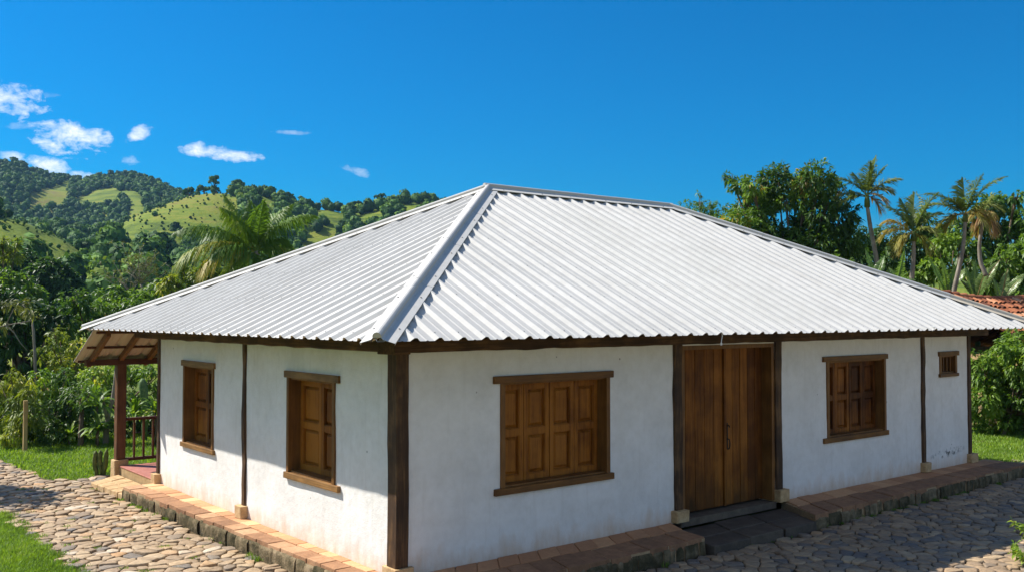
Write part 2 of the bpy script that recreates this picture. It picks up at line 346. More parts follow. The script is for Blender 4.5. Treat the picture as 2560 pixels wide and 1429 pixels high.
def wall_mesh(mp, s0, s1, z0, z1, holes, depth=TH, step=.16, amp=.012, seed=0):
    mb = MB()
    def cuts(a, b, extra):
        c = sorted(set([a, b] + [e for e in extra if a < e < b])); r = []
        for p, q in zip(c[:-1], c[1:]):
            n = max(1, round((q - p) / step)); r += [p + (q - p) * i / n for i in range(n)]
        return r + [b]
    S = cuts(s0, s1, [h[0] for h in holes] + [h[1] for h in holes]); Z = cuts(z0, z1, [h[2] for h in holes] + [h[3] for h in holes])
    idx = {}; vs = []; fs = []
    def inhole(s, z): return any(h[0] < s < h[1] and h[2] < z < h[3] for h in holes)
    for i, s in enumerate(S):
        for j, z in enumerate(Z):
            d = vnoise((s * .9 + seed, z * .9, seed)) * amp + vnoise((s * 3.1, z * 3.1 + seed, 2)) * amp * .5 - .002
            idx[i, j] = len(vs); vs.append(mp(s, d, z))
    for i in range(len(S) - 1):
        for j in range(len(Z) - 1):
            if not inhole((S[i] + S[i + 1]) / 2, (Z[j] + Z[j + 1]) / 2):
                fs.append((idx[i, j], idx[i + 1, j], idx[i + 1, j + 1], idx[i, j + 1]))
    mb.add(vs, fs)
    for a, b, c, d in holes:    # reveals
        for p, q in (((a, c), (b, c)), ((b, c), (b, d)), ((b, d), (a, d)), ((a, d), (a, c))):
            mb.add([mp(p[0], .012, p[1]), mp(q[0], .012, q[1]), mp(q[0], depth, q[1]), mp(p[0], depth, p[1])], [(0, 1, 2, 3)])
    for a, b in ((s0, s1),):
        cells = []
    # back face with the same openings
    Sb = sorted(set([s0, s1] + [h[0] for h in holes] + [h[1] for h in holes])); Zb = sorted(set([z0, z1] + [h[2] for h in holes] + [h[3] for h in holes]))
    for i in range(len(Sb) - 1):
        for j in range(len(Zb) - 1):
            if not inhole((Sb[i] + Sb[i + 1]) / 2, (Zb[j] + Zb[j + 1]) / 2):
                mb.add([mp(Sb[i], depth, Zb[j]), mp(Sb[i + 1], depth, Zb[j]), mp(Sb[i + 1], depth, Zb[j + 1]), mp(Sb[i], depth, Zb[j + 1])], [(0, 1, 2, 3)])
    return mb

left_holes = [(1.68, 3.12, .955, 2.41), (6.15, 7.55, .955, 2.41)]
front_holes = [(1.72, 3.76, .945, 2.42), (5.45, 7.98, -.02, 2.84), (9.68, 11.71, 1.0, 2.47), (14.03, 14.72, 2.06, 2.46)]
wall_mesh(lf, 0, WL, -.02, WH, left_holes, seed=3).build('wall', M['plaster'], house, smooth=True, recalc=False)
wall_mesh(fr, 0, WF, -.02, WH, front_holes, seed=8).build('wall', M['plaster'], house, smooth=True, recalc=False)
mb = MB(); mb.box(WF - .35, WF - .001, .36, WL - .36, -.02, WH); mb.build('wall', M['plaster'], house)
mb = MB(); mb.box(.36, WF, WL - .35, WL, -.02, WH); mb.build('wall', M['plaster'], house)
mb = MB(); mb.box(.5, WF - .5, .5, WL - .5, -.1, -.04); mb.build('floor', M['dark'], house)
# posts and their stone feet
def post(mp, s0, s1, d0, d1, z0, z1, base=None, seed=0, amp=.008, bevel=.02, mat='post', name='post'):
    mb = MB(); x0, y0, _ = mp(s0, d0, 0); x1, y1, _ = mp(s1, d1, 0)
    rough_post(mb, min(x0, x1), max(x0, x1), min(y0, y1), max(y0, y1), z0, z1, amp, seed=seed)
    p = mb.build(name, M[mat], house, smooth=False)
    if base:
        a0, a1, b0, b1, h0, h1 = base
        x0, y0, _ = mp(a0, b0, 0); x1, y1, _ = mp(a1, b1, 0)
        mb = MB(); 
        n = 5
        X0, X1, Y0, Y1 = min(x0, x1), max(x0, x1), min(y0, y1), max(y0, y1)
        rough_post(mb, X0, X1, Y0, Y1, h0, h1, .012, 4, seed + 30)
        mb.build('stone_base', M['sandstone'], p, bevel=bevel, smooth=False)
    return p
P0 = post(fr, -.035, .155, -.035, .20, .11, 2.90, (-.075, .21, -.08, .26, .002, .125), 1, .006)
post(lf, 4.70, 4.82, -.04, .1, .16, 2.92, (4.62, 4.88, -.13, .12, .002, .20), 2, .014)
post(lf, 8.90, 9.02, -.03, .15, .15, 2.92, (8.82, 9.06, -.12, .16, .002, .19), 3, .008)
post(fr, 5.27, 5.46, -.045, .17, .15, 2.9, (5.22, 5.52, -.13, .18, .002, .19), 4, .014)
post(fr, 7.985, 8.17, -.045, .17, .17, 2.9, (7.96, 8.24, -.14, .18, .002, .22), 5, .010)
post(fr, 13.19, 13.315, -.045, .12, .15, 2.92, (13.13, 13.38, -.13, .13, .002, .2), 6, .016)
post(fr, 15.27, 15.40, -.035, .14, .15, 2.92, (15.2, 15.52, -.12, .16, .002, .2), 7, .006)

# eave beams
mb = MB(); rough_beam(mb, (.13, .04, 2.965), (16.15, .04, 2.965), .26, .17, .014, 90, 1); mb.build('eave_beam', M['beam_x'], house)
mb = MB(); rough_beam(mb, (.04, .32, 2.965), (.04, 10.3, 2.965), .24, .17, .012, 60, 2); mb.build('eave_beam', M['beam_y'], house)
mb = MB(); mb.box(-.12, .125, -.12, .315, 2.86, 3.03, .004); mb.build('corner_beam', M['beam_x'], house, bevel=.012)

# windows
def panel_leaf(mp, s0, s1, d, z0, z1, parent, rails=(.085, .10, .085), stile=.075, split=.5):
    """one shutter leaf: stiles, three rails and two raised panels"""
    mb = MB(); g = .006; s0 += g; s1 -= g
    def bx(a, b, c, e, d0, d1):
        x0, y0, _ = mp(a, d0, 0); x1, y1, _ = mp(b, d1, 0)
        mb.box(min(x0, x1), max(x0, x1), min(y0, y1), max(y0, y1), c, e)
    zm = z0 + (z1 - z0) * split
    mb.tint = random.random()
    bx(s0, s0 + stile, z0, z1, d, d + .075); bx(s1 - stile, s1, z0, z1, d, d + .075)
    for a, b in ((z0, z0 + rails[0]), (zm - rails[1] / 2, zm + rails[1] / 2), (z1 - rails[2], z1)):
        bx(s0 + stile, s1 - stile, a, b, d + .0015, d + .073)
    for a, b in ((z0 + rails[0], zm - rails[1] / 2), (zm + rails[1] / 2, z1 - rails[2])):
        p, q = s0 + stile, s1 - stile
        bx(p, q, a, b, d + .058, d + .07)
        # raised field with bevelled border
        i0, i1 = .024, .062
        o = [mp(p + i0, d + .058, a + i0), mp(q - i0, d + .058, a + i0), mp(q - i0, d + .058, b - i0), mp(p + i0, d + .058, b - i0)]
        t = [mp(p + i1, d + .022, a + i1), mp(q - i1, d + .022, a + i1), mp(q - i1, d + .022, b - i1), mp(p + i1, d + .022, b - i1)]
        # thin moulding around the panel
        mb.add(o + t, [(4, 5, 6, 7), (0, 1, 5, 4), (1, 2, 6, 5), (2, 3, 7, 6), (3, 0, 4, 7)])
        for (u0, u1, w0, w1) in ((p, p + .012, a, b), (q - .012, q, a, b), (p + .012, q - .012, a, a + .012), (p + .012, q - .012, b - .012, b)):
            bx(u0, u1, w0, w1, d + .014, d + .0585)
    return mb.build('shutter', M['shutter'], parent, bevel=.003)
def window(mp, s0, s1, z0, z1, leaves, lintel, sill, fm, jamb=.07, rec=.17, bars=0):
    """s0..s1, z0..z1 is the opening in the plaster; the frame lines it"""
    mb = MB()
    def bx(m_, a, b, c, e, d0, d1, j=0):
        x0, y0, _ = mp(a, d0, 0); x1, y1, _ = mp(b, d1, 0)
        m_.box(min(x0, x1), max(x0, x1), min(y0, y1), max(y0, y1), c, e, j)
    bx(mb, s0 - .045, s0 + jamb - .04, z0 - .01, z1 + .02, -.028, rec + .1); bx(mb, s1 - jamb + .04, s1 + .045, z0 - .01, z1 + .02, -.028, rec + .1)
    bx(mb, s0 + jamb - .04, s1 - jamb + .04, z1 - .035, z1 + .02, .012, rec + .1); bx(mb, s0 + jamb - .04, s1 - jamb + .04, z0 - .01, z0 + .035, .012, rec + .1)
    w = mb.build('window', M['frame_z'], house, bevel=.005)
    mb = MB(); bx(mb, lintel[0], lintel[1], lintel[2], lintel[3], -.045, .12, .004); mb.build('lintel', M[fm], w, bevel=.006)
    mb = MB(); bx(mb, sill[0], sill[1], sill[2], sill[3], -.055, .14, .004); mb.build('sill', M[fm], w, bevel=.006)
    a, b = s0 + jamb - .04, s1 - jamb + .04
    if leaves:
        for k in range(leaves):
            p = a + (b - a) * k / leaves; q = a + (b - a) * (k + 1) / leaves
            panel_leaf(mp, p, q, rec + (.004 if k % 2 else 0), z0 + .037, z1 - .037, w)
    for k in range(bars):
        s = a + (b - a) * (k + .5) / bars
        mb = MB(); bx(mb, s - .016, s + .016, z0 + .03, z1 - .03, .05, .082); mb.build('bar', M['frame_z'], w, bevel=.004)
    return w
window(lf, 1.68, 3.12, .955, 2.41, 2, (1.505, 3.23, 2.405, 2.51), (1.49, 3.2, .872, .962), 'frame_y')
window(lf, 6.15, 7.55, .955, 2.41, 2, (6.05, 7.66, 2.405, 2.51), (6.04, 7.65, .885, .962), 'frame_y')
window(fr, 1.72, 3.76, .945, 2.42, 4, (1.545, 3.87, 2.412, 2.515), (1.56, 3.865, .858, .955), 'frame_x')
window(fr, 9.68, 11.71, 1.0, 2.47, 4, (9.5, 11.81, 2.465, 2.565), (9.49, 11.8, .91, 1.008), 'frame_x')
window(fr, 14.03, 14.72, 2.06, 2.46, 0, (13.93, 14.83, 2.45, 2.555), (13.95, 14.79, 1.99, 2.065), 'frame_x', .08, .2, 4)
# dark room behind the barred window
mb = MB(); mb.box(13.9, 14.9, .36, 1.0, 1.9, 2.6); mb.build('dark_backing_box', M['dark'], house)

# double plank door
mb = MB()
mb.box(5.463, 5.55, -.01, .34, .03, 2.80); mb.box(7.90, 7.982, -.01, .34, .03, 2.80); mb.box(5.463, 7.982, -.012, .34, 2.785, 2.858)
door = mb.build('door', M['frame_z'], house, bevel=.006)
def door_leaf(x0, x1, n):
    mb = MB(); w = (x1 - x0) / n
    for k in range(n):
        mb.tint = random.random(); j = random.uniform(0, .006)
        mb.box(x0 + k * w + .006, x0 + (k + 1) * w - .006, .20 + j, .25 + j, .05, 2.78)
    mb.tint = .2; mb.box(x0, x1, .258, .29, .05, 2.78)
    return mb.build('door_leaf', M['door'], door, bevel=.004)
la = door_leaf(5.553, 6.79, 5); lb = door_leaf(6.835, 7.897, 5)
mb = MB(); mb.tint = .55; mb.box(6.782, 6.838, .165, .199, .05, 2.78); mb.build('cover_strip', M['door'], door, bevel=.004)
mb = MB()
mb.box(6.882, 6.908, .19, .1995, 1.02, 1.48)
mb.tube([(6.895, .19, 1.20), (6.895, .15, 1.19), (6.895, .14, 1.13), (6.895, .143, 1.07), (6.895, .16, 1.03), (6.895, .19, 1.02)], .011, 8)
mb.tube([(6.895, .19, 1.43), (6.895, .15, 1.43), (6.895, .145, 1.40)], .012, 8)
mb.build('door_handle', M['iron'], lb, bevel=.002)
mb = MB(); mb.box(5.43, 8.0, -.02, .36, -.12, .006, .006); mb.build('threshold', M['step'], door, bevel=.012)

# ------------------------------------------------------------------ roof
OX, OY, ZE, YB, X1, X2, ZR, XR = 1.017, 1.184, 3.0648, 10.447, 5.016, 10.385, 5.864, 16.31
YR = (YB - OY) / 2
PITCHR = .345
def profile(a, b, start):
    """trapezoid ribs: list of (position, height)"""
    pts = [(a, 0.0)]
    k = math.ceil((a - start) / PITCHR - .5) - 1
    while True:
        c = start + k * PITCHR; k += 1
        if c - .06 > b: break
        for dx, h in ((-.070, 0), (-.019, .042), (.019, .042), (.070, 0), (.152, 0), (.166, .008), (.179, .008), (.193, 0)):
            if a < c + dx < b: pts.append((c + dx, h))
    pts.append((b, 0.0)); return pts
rv = []; rf = []
def face_cols(prof, bottom, top, nrm):
    base = len(rv); n = len(prof)
    for s, h in prof:
        rv.append(np.array(bottom(s)) + np.array(nrm) * h); rv.append(np.array(top(s)) + np.array(nrm) * h)
    for i in range(n - 1): rf.append((base + 2 * i, base + 2 * i + 2, base + 2 * i + 3, base + 2 * i + 1))
def unit(v): v = np.array(v, float); return v / np.linalg.norm(v)
slF = (ZR - ZE) / (YR + OY); slL = (ZR - ZE) / (X1 + OX); slR = (ZR - ZE) / (XR - X2)
nF = unit((0, -slF, 1)); nB = unit((0, slF, 1)); nL = unit((-slL, 0, 1)); nR = unit((slR, 0, 1))
def tF(x):      # how far up the slope the sheet at x runs (0 eave .. 1 ridge)
    return max(0.0, min(1.0, (x + OX) / (X1 + OX), (XR - x) / (XR - X2)))
def tL(y): return max(0.0, min(1.0, (y + OY) / (YR + OY), (YB - y) / (YB - YR)))
face_cols(profile(-OX, XR, .18), lambda x: (x, -OY, ZE), lambda x: (x, -OY + tF(x) * (YR + OY), ZE + tF(x) * (ZR - ZE)), nF)
face_cols(profile(-OY, YB, .24), lambda y: (-OX, y, ZE), lambda y: (-OX + tL(y) * (X1 + OX), y, ZE + tL(y) * (ZR - ZE)), nL)
yE = 12.02; zE = ZR - slF * (yE - YR)
def backtop(x):
    t = tF(x)
    return (x, YB - t * (YB - YR), ZE + t * (ZR - ZE))
xa = -.86
face_cols(profile(xa, XR, .18), lambda x: (x, yE, zE), backtop, nB)
face_cols(profile(-OY, YB, .24), lambda y: (XR, y, ZE), lambda y: (XR - tL(y) * (XR - X2), y, ZE + tL(y) * (ZR - ZE)), nR)
mb = MB(); mb.v = [tuple(p) for p in rv]; mb.f = rf; mb.t = [.5] * len(rv); mb.m = [0] * len(rf)
roof = mb.build('roof', M['roof'], house, recalc=False)
# make every sheet face outwards
bm = bmesh.new(); bm.from_mesh(roof.data)
for f in bm.faces:
    if f.normal.z < 0: f.normal_flip()
bm.to_mesh(roof.data); bm.free()
def screws(b_, nrm, along, start, lo, hi, topf, pt):
    V, Fc = [], []; nrm = np.array(nrm); k = 0; c = start
    while c - PITCHR > lo: c -= PITCHR
    while c < hi:
        n = int(topf(c) * 5.6) + 1
        for i in range(n):
            t = (i + .12) / 5.8
            if t > topf(c) - .02: continue
            p = pt(c, t) + nrm * .042; a = unit(np.cross(nrm, (.3, .5, .1))); q = np.cross(nrm, a)
            ring = [p + (a * math.cos(w) + q * math.sin(w)) * .007 + nrm * hh for hh in (0, .005) for w in [2 * PI * j / 6 for j in range(6)]]
            b_.add(ring, [tuple(range(6, 12))] + [(j, (j + 1) % 6, 6 + (j + 1) % 6, 6 + j) for j in range(6)])
        c += PITCHR
mb = MB()
screws(mb, nF, 'x', .18, -OX, XR, tF, lambda x, t: np.array((x, -OY + t * (YR + OY), ZE + t * (ZR - ZE))))
screws(mb, nL, 'y', .24, -OY, YB, tL, lambda y, t: np.array((-OX + t * (X1 + OX), y, ZE + t * (ZR - ZE))))
o = mb.build('screws', M['screw'], roof); o['kind'] = 'stuff'
H1 = (np.array((-OX, -OY, ZE)), np.array((X1, YR, ZR))); H2 = (np.array((-OX, YB, ZE)), np.array((X1, YR, ZR)))
H3 = (np.array((XR, -OY, ZE)), np.array((X2, YR, ZR))); H4 = (np.array((XR, YB, ZE)), np.array((X2, YR, ZR)))
def cap(name, P, Q, na, nb, fl=.21, roll=.048, lift=.044, seg=2.1, ext0=.05, ext1=.02, lip=.022):
    """flashing with a round roll: flange on face a, roll, flange on face b"""
    d = unit(Q - P); ea = np.cross(d, na); eb = np.cross(d, nb)
    if ea[2] > 0: ea = -ea
    if eb[2] > 0: eb = -eb
    if np.dot(unit(ea), unit(eb)) > 0 and name == 'x': eb = -eb
    P = P - d * ext0; Q = Q + d * ext1; Ln = np.linalg.norm(Q - P); n = max(1, round(Ln / seg)); mb = MB()
    up = unit(na + nb)
    for k in range(n):
        a = P + d * (Ln * k / n - (.05 if k else 0)); b = P + d * (Ln * (k + 1) / n); rows = []
        for q, lf_ in ((a, .004), (b, 0)):
            ctr = q + up * (lift + .02)
            pr = [q + ea * fl + na * (lift - lip), q + ea * (fl + .001) + na * (lift + lf_)]
            pr += [q + ea * (roll + .012) + na * (lift + lf_)]
            sA = unit(ea - up * np.dot(ea, up)); 
            for i in range(9):
                t = PI * (-.08 + 1.16 * i / 8)
                pr.append(ctr + (sA * math.cos(t) + up * math.sin(t)) * (roll + lf_))
            pr += [q + eb * (roll + .012) + nb * (lift + lf_), q + eb * (fl + .001) + nb * (lift + lf_), q + eb * fl + nb * (lift - lip)]
            rows.append(pr)
        m_ = len(rows[0]); th = .003
        vs = rows[0] + rows[1] + [p - up * th for p in rows[0]] + [p - up * th for p in rows[1]]
        fs = [(i, i + 1, m_ + i + 1, m_ + i) for i in range(m_ - 1)] + [(2 * m_ + i, 3 * m_ + i, 3 * m_ + i + 1, 2 * m_ + i + 1) for i in range(m_ - 1)]
        fs += [(i, i + 1, 2 * m_ + i + 1, 2 * m_ + i) for i in range(m_ - 1)] + [(m_ + i, m_ + i + 1, 3 * m_ + i + 1, 3 * m_ + i) for i in range(m_ - 1)]
        fs += [(0, m_, 3 * m_, 2 * m_), (m_ - 1, 2 * m_ - 1, 4 * m_ - 1, 3 * m_ - 1)]
        if k == 0: fs += [tuple(range(3, 12))]
        mb.mi = 0; mb.add(vs, fs)
        mb.mi = 1
        for e, nn in ((ea, na), (eb, nb)):
            for q in (.2, .75):
                c = a + (b - a) * q + e * (fl * .72) + nn * (lift + .002)
                s1 = unit(np.cross(d, nn)); ring = [c + (d * math.cos(t) + s1 * math.sin(t)) * .011 + nn * hh for hh in (0, .008) for t in [2 * PI * i / 6 for i in range(6)]]
                mb.add(ring, [tuple(range(6, 12))] + [(i, (i + 1) % 6, 6 + (i + 1) % 6, 6 + i) for i in range(6)])
    return mb.build(name, [M['roof'], M['screw']], roof)
cap('hip_cap', H1[0], H1[1], nL, nF, fl=.2, ext0=.0)
cap('hip_cap', H2[0], H2[1], nL, nB, lift=.050, lip=.004)
cap('hip_cap', H3[0], H3[1], nF, nR, lift=.050, lip=.004)
cap('hip_cap', H4[0], H4[1], nR, nB)
cap('ridge_cap', np.array((X1, YR, ZR)), np.array((X2, YR, ZR)), nF, nB, fl=.2, ext0=.1, ext1=.1, lift=.054, lip=.006)

# veranda at the back: floor, post, beam, railing, rafters, purlins
mb = MB(); mb.mi = 0; mb.box(.03, 15.3, WL + .001, 11.62, -.28, -.012); mb.mi = 1; mb.box(.02, 15.31, WL + .002, 11.63, -.012, .012)
mb.build('veranda_floor', [M['slabside'], M['redfloor']], house, bevel=.006)
for k, x in enumerate((.08, 3.9, 7.7, 11.5, 15.2)):
    mb = MB(); rough_post(mb, x - .1, x + .1, 11.65, 11.85, .12, 2.26, .004, 8, 20 + k)
    p = mb.build('veranda_post', M['veranda_wood'], house)
    mb = MB(); mb.box(x - .155, x + .155, 11.6, 11.9, -.3, .135, .006); mb.build('stone_base', M['sandstone'], p, bevel=.02)
mb = MB(); mb.box(-.68, 16.1, 11.66, 11.84, 2.245, 2.375, .004); mb.build('veranda_beam', M['veranda_beam'], house, bevel=.008)
mb = MB(); mb.box(.185, 3.79, 11.71, 11.79, .985, 1.05); mb.box(.185, 3.79, 11.715, 11.785, .085, .155)
rail = mb.build('railing', M['veranda_beam'], house, bevel=.006)
for k in range(16):
    x = .39 + k * .21
    mb = MB(); mb.box(x - .022, x + .022, 11.728, 11.772, .156, .984); mb.build('baluster', M['veranda_wood'], rail, bevel=.004)
for k in range(14):
    x = -.55 + k * .62; zt = lambda y: ZR - slF * (y - YR) - .075
    y0 = 9.0 if x > .1 else 10.5
    mb = MB(); mb.bar((x, y0, zt(y0)), (x, 11.98, zt(11.98)), .09, .12, nB); mb.build('rafter', M['rafter'], house, bevel=.006)
for y in (10.55, 11.25, 11.93):
    zt = ZR - slF * (y - YR) - .022
    mb = MB(); mb.bar((-.78, y, zt), (16.1, y, zt), .05, .038, nB); mb.build('purlin', M['veranda_beam'], house)

# cord hanging from the eave over the door, and the little insulator on the edge
cp = world_pt(1803, 830, 1); 
def on_plane_y(u, v, yv):
    d = world_pt(u, v, 1) - CAM; return CAM + d * (yv - CAM[1]) / d[1]
c0 = on_plane_y(1804, 829, -1.16); c1 = on_plane_y(1803, 856, -1.16)
mb = MB(); mb.tube([c0 + np.array((0, .03, .03)), c0, c0 * .65 + c1 * .35 + np.array((.02, 0, 0)), c0 * .3 + c1 * .7 + np.array((.006, 0, 0)), c1], .007, 6); mb.tube([c1, c1 - np.array((0, 0, .035))], .016, 8)
tag(mb.build('hanging_cord', M['white'], None), 'short white cord hanging from the roof edge over the double door', 'cord')
c0 = on_plane_y(2331, 819, -1.16)
mb = MB(); mb.tube([c0 + np.array((0, 0, .04)), c0 + np.array((.01, -.03, .02)), c0 + np.array((0, -.02, -.03)), c0 + np.array((-.02, 0, -.05))], [.018, .022, .02, .012], 8)
mb.build('insulator', M['white'], house)

# ================================================================== PAVING
def tri_noise(x, y): return vnoise((x * 2.3, y * 2.3, 0))
def slab_row(mb, quad, n, m_, gap, top, thick, mi, j=.004, zj=.005, ptint=None):
    """quad: 4 xy corners (a,b along, d,c across); n x m_ tiles as low blocks"""
    a, b, c, d = [np.array(q, float) for q in quad]
    for i in range(n):
        off = random.uniform(-.12, .12)
        for k in range(m_):
            def P(s, t): return (a * (1 - s) + b * s) * (1 - t) + (d * (1 - s) + c * s) * t
            s0, s1, t0, t1 = i / n, (i + 1) / n, k / m_, (k + 1) / m_
            pts = [P(s0, t0), P(s1, t0), P(s1, t1), P(s0, t1)]; cen = sum(pts) / 4
            pts = [p + (cen - p) * gap / np.linalg.norm(cen - p) + np.random.default_rng(i * 7 + k).uniform(-j, j, 2) for p in pts]
            z = top + random.uniform(-zj, zj); mb.tint = random.random() if ptint is None else ptint(); mb.mi = mi
            vs = [(p[0], p[1], top - thick) for p in pts] + [(p[0], p[1], z + random.uniform(-.003, .003)) for p in pts]
            mb.add(vs, [(4, 5, 6, 7), (0, 1, 5, 4), (1, 2, 6, 5), (2, 3, 7, 6), (3, 0, 4, 7)])
mb = MB()
# left pavement: tiles against the wall, brick edge outside
L0, L1 = (-.13, -.3), (-.34, 8.95)           # tile / brick line
E0, E1 = (-.37, -.3), (-.69, 8.95)           # outer edge
slab_row(mb, ((0, .2), (0, 8.93), L1, (L0[0], .2)), 27, 1, .0045, 0, .06, 0)
slab_row(mb, ((L0[0], -.25), L1, E1, (E0[0], -.25)), 24, 1, .004, -.005, .09, 1, .012, .007)
# front pavement, both sides of the door step
slab_row(mb, ((-.13, -.42), (5.0, -.42), (5.2, 0), (.2, 0)), 14, 1, .007, 0, .06, 0, ptint=lambda: random.random() * .55)
slab_row(mb, ((-.37, -1.0), (4.85, -1.0), (4.95, -.43), (-.13, -.43)), 13, 1, .012, -.005, .1, 1, .012, .01, lambda: random.random() * .3)
slab_row(mb, ((8.0, -.46), (16.1, -.42), (16.1, 0), (8.25, 0)), 20, 1, .007, 0, .06, 0, ptint=lambda: random.random() * .6)
slab_row(mb, ((7.6, -1.08), (16.15, -.95), (16.1, -.43), (7.95, -.47)), 20, 1, .012, -.005, .1, 1, .012, .01, lambda: random.random() * .3)
tag(mb.build('pavement', [M['tile'], M['brick']], None, bevel=.008), kind='structure')
mb = MB()
def prism(mb, poly, z0, z1):
    n = len(poly); mb.add([(x, y, z0) for x, y in poly] + [(x, y, z1) for x, y in poly], [tuple(range(n - 1, -1, -1)), tuple(range(n, 2 * n))] + [(i, (i + 1) % n, n + (i + 1) % n, n + i) for i in range(n)])
prism(mb, [(.2, .1), (-.355, .1), (-.68, 8.93), (.02, 8.93), (.02, .1)][1:], -.35, -.022)
prism(mb, [(-.355, .1), (-.36, -.98), (4.86, -.98), (5.15, .02), (.0, .02)], -.35, -.022)
prism(mb, [(7.62, -1.06), (16.13, -.93), (16.13, .02), (8.2, .02)], -.35, -.022)
tag(mb.build('pavement_bed', M['joint'], None), kind='structure')
# kerb: rubble stones set on edge below the brick rim
mb = MB()
def kerb_run(a, b, z0, z1, sgn):
    a = np.array(a, float); b = np.array(b, float); Ln = np.linalg.norm(b - a); d = (b - a) / Ln; nn = np.array((d[1], -d[0])) * sgn; s = 0
    while s < Ln:
        w = random.uniform(.10, .42); e = min(s + w, Ln); o = random.uniform(.004, .05); mb.tint = random.uniform(.2, .8)
        rows = []
        zs = [z0, z0 + (z1 - z0) * .35, z0 + (z1 - z0) * .75, z1 + random.uniform(-.03, -.004)]
        for zi, z in enumerate(zs):
            bulge = o * (.6, 1, .95, .35)[zi]
            for q in (s + .003, s + (e - s) * .3, s + (e - s) * .7, e - .003):
                p = a + d * q + nn * (bulge + random.uniform(-.008, .008) - (.012 if q in (s + .003, e - .003) else 0)); rows.append((p[0], p[1], z))
        for q in (s + .008, s + (e - s) * .3, s + (e - s) * .7, e - .008):
            p = a + d * q - nn * .1; rows.append((p[0], p[1], zs[-1]))
        mb.add(rows, [(i * 4 + k, i * 4 + k + 1, i * 4 + k + 5, i * 4 + k + 4) for i in range(4) for k in range(3)])
        s = e
kerb_run((-.36, -1.0), (-.685, 8.95), -.33, -.045, -1)
kerb_run((-.36, -.985), (4.86, -.985), -.33, -.045, 1)
kerb_run((7.62, -1.065), (16.13, -.935), -.33, -.045, 1)
kerb_run((16.13, -.93), (16.13, .6), -.33, -.045, 1)
kerb_run((-.69, 8.95), (0, 8.95), -.33, -.045, -1)
tag(mb.build('kerb', M['kerb'], None, smooth=True), kind='structure')
# low step in front of the door and the low slab before the veranda
mb = MB()
slab_row(mb, ((4.98, -.62), (7.85, -.62), (8.05, -.08), (5.25, -.08)), 3, 1, .012, -.115, .16, 0, .012, .006, lambda: random.random() * .3)
slab_row(mb, ((4.9, -1.12), (7.6, -1.12), (7.83, -.63), (4.98, -.63)), 3, 1, .014, -.125, .16, 0, .015, .006, lambda: random.random() * .3)
tag(mb.build('step', M['step'], None, bevel=.015), kind='structure')
mb = MB()
slab_row(mb, ((-.66, 8.98), (-.78, 10.9), (0.0, 11.5), (0.0, 8.98)), 5, 2, .012, -.17, .12, 0, .015, .008)
tag(mb.build('stone_slab', M['sandstone'], None, bevel=.015), kind='structure')

# cobbles: Voronoi cells shrunk, rounded and domed
path_poly = [(-2.83, -6), (-2.83, 8.8), (-3.1, 9.5), (-4.2, 10.2), (-8, 10.6), (-8, 18), (-1.7, 18), (-1.46, 16.2), (-1.36, 13.4), (-1.2, 12.25), (-.72, 11.85), (-.25, 12.35), (-.05, 11.9), (-.0, 11.5), (-.78, 10.9), (-.72, 9), (-.6, 5), (-.42, 0), (-.40, -1.03), (4.85, -1.03), (4.9, -1.13), (7.6, -1.13), (7.65, -1.1), (16.2, -.97), (16.3, .2), (24, .0), (24, -6), (-2.83, -6)]
PP = np.array(path_poly)
def in_poly(x, y, P=PP):
    x1, y1 = P[:, 0], P[:, 1]; x2, y2 = np.roll(x1, -1), np.roll(y1, -1)
    c = ((y1 > y) != (y2 > y)) & (x < (x2 - x1) * (y - y1) / (y2 - y1 + 1e-12) + x1)
    return bool(c.sum() % 2)
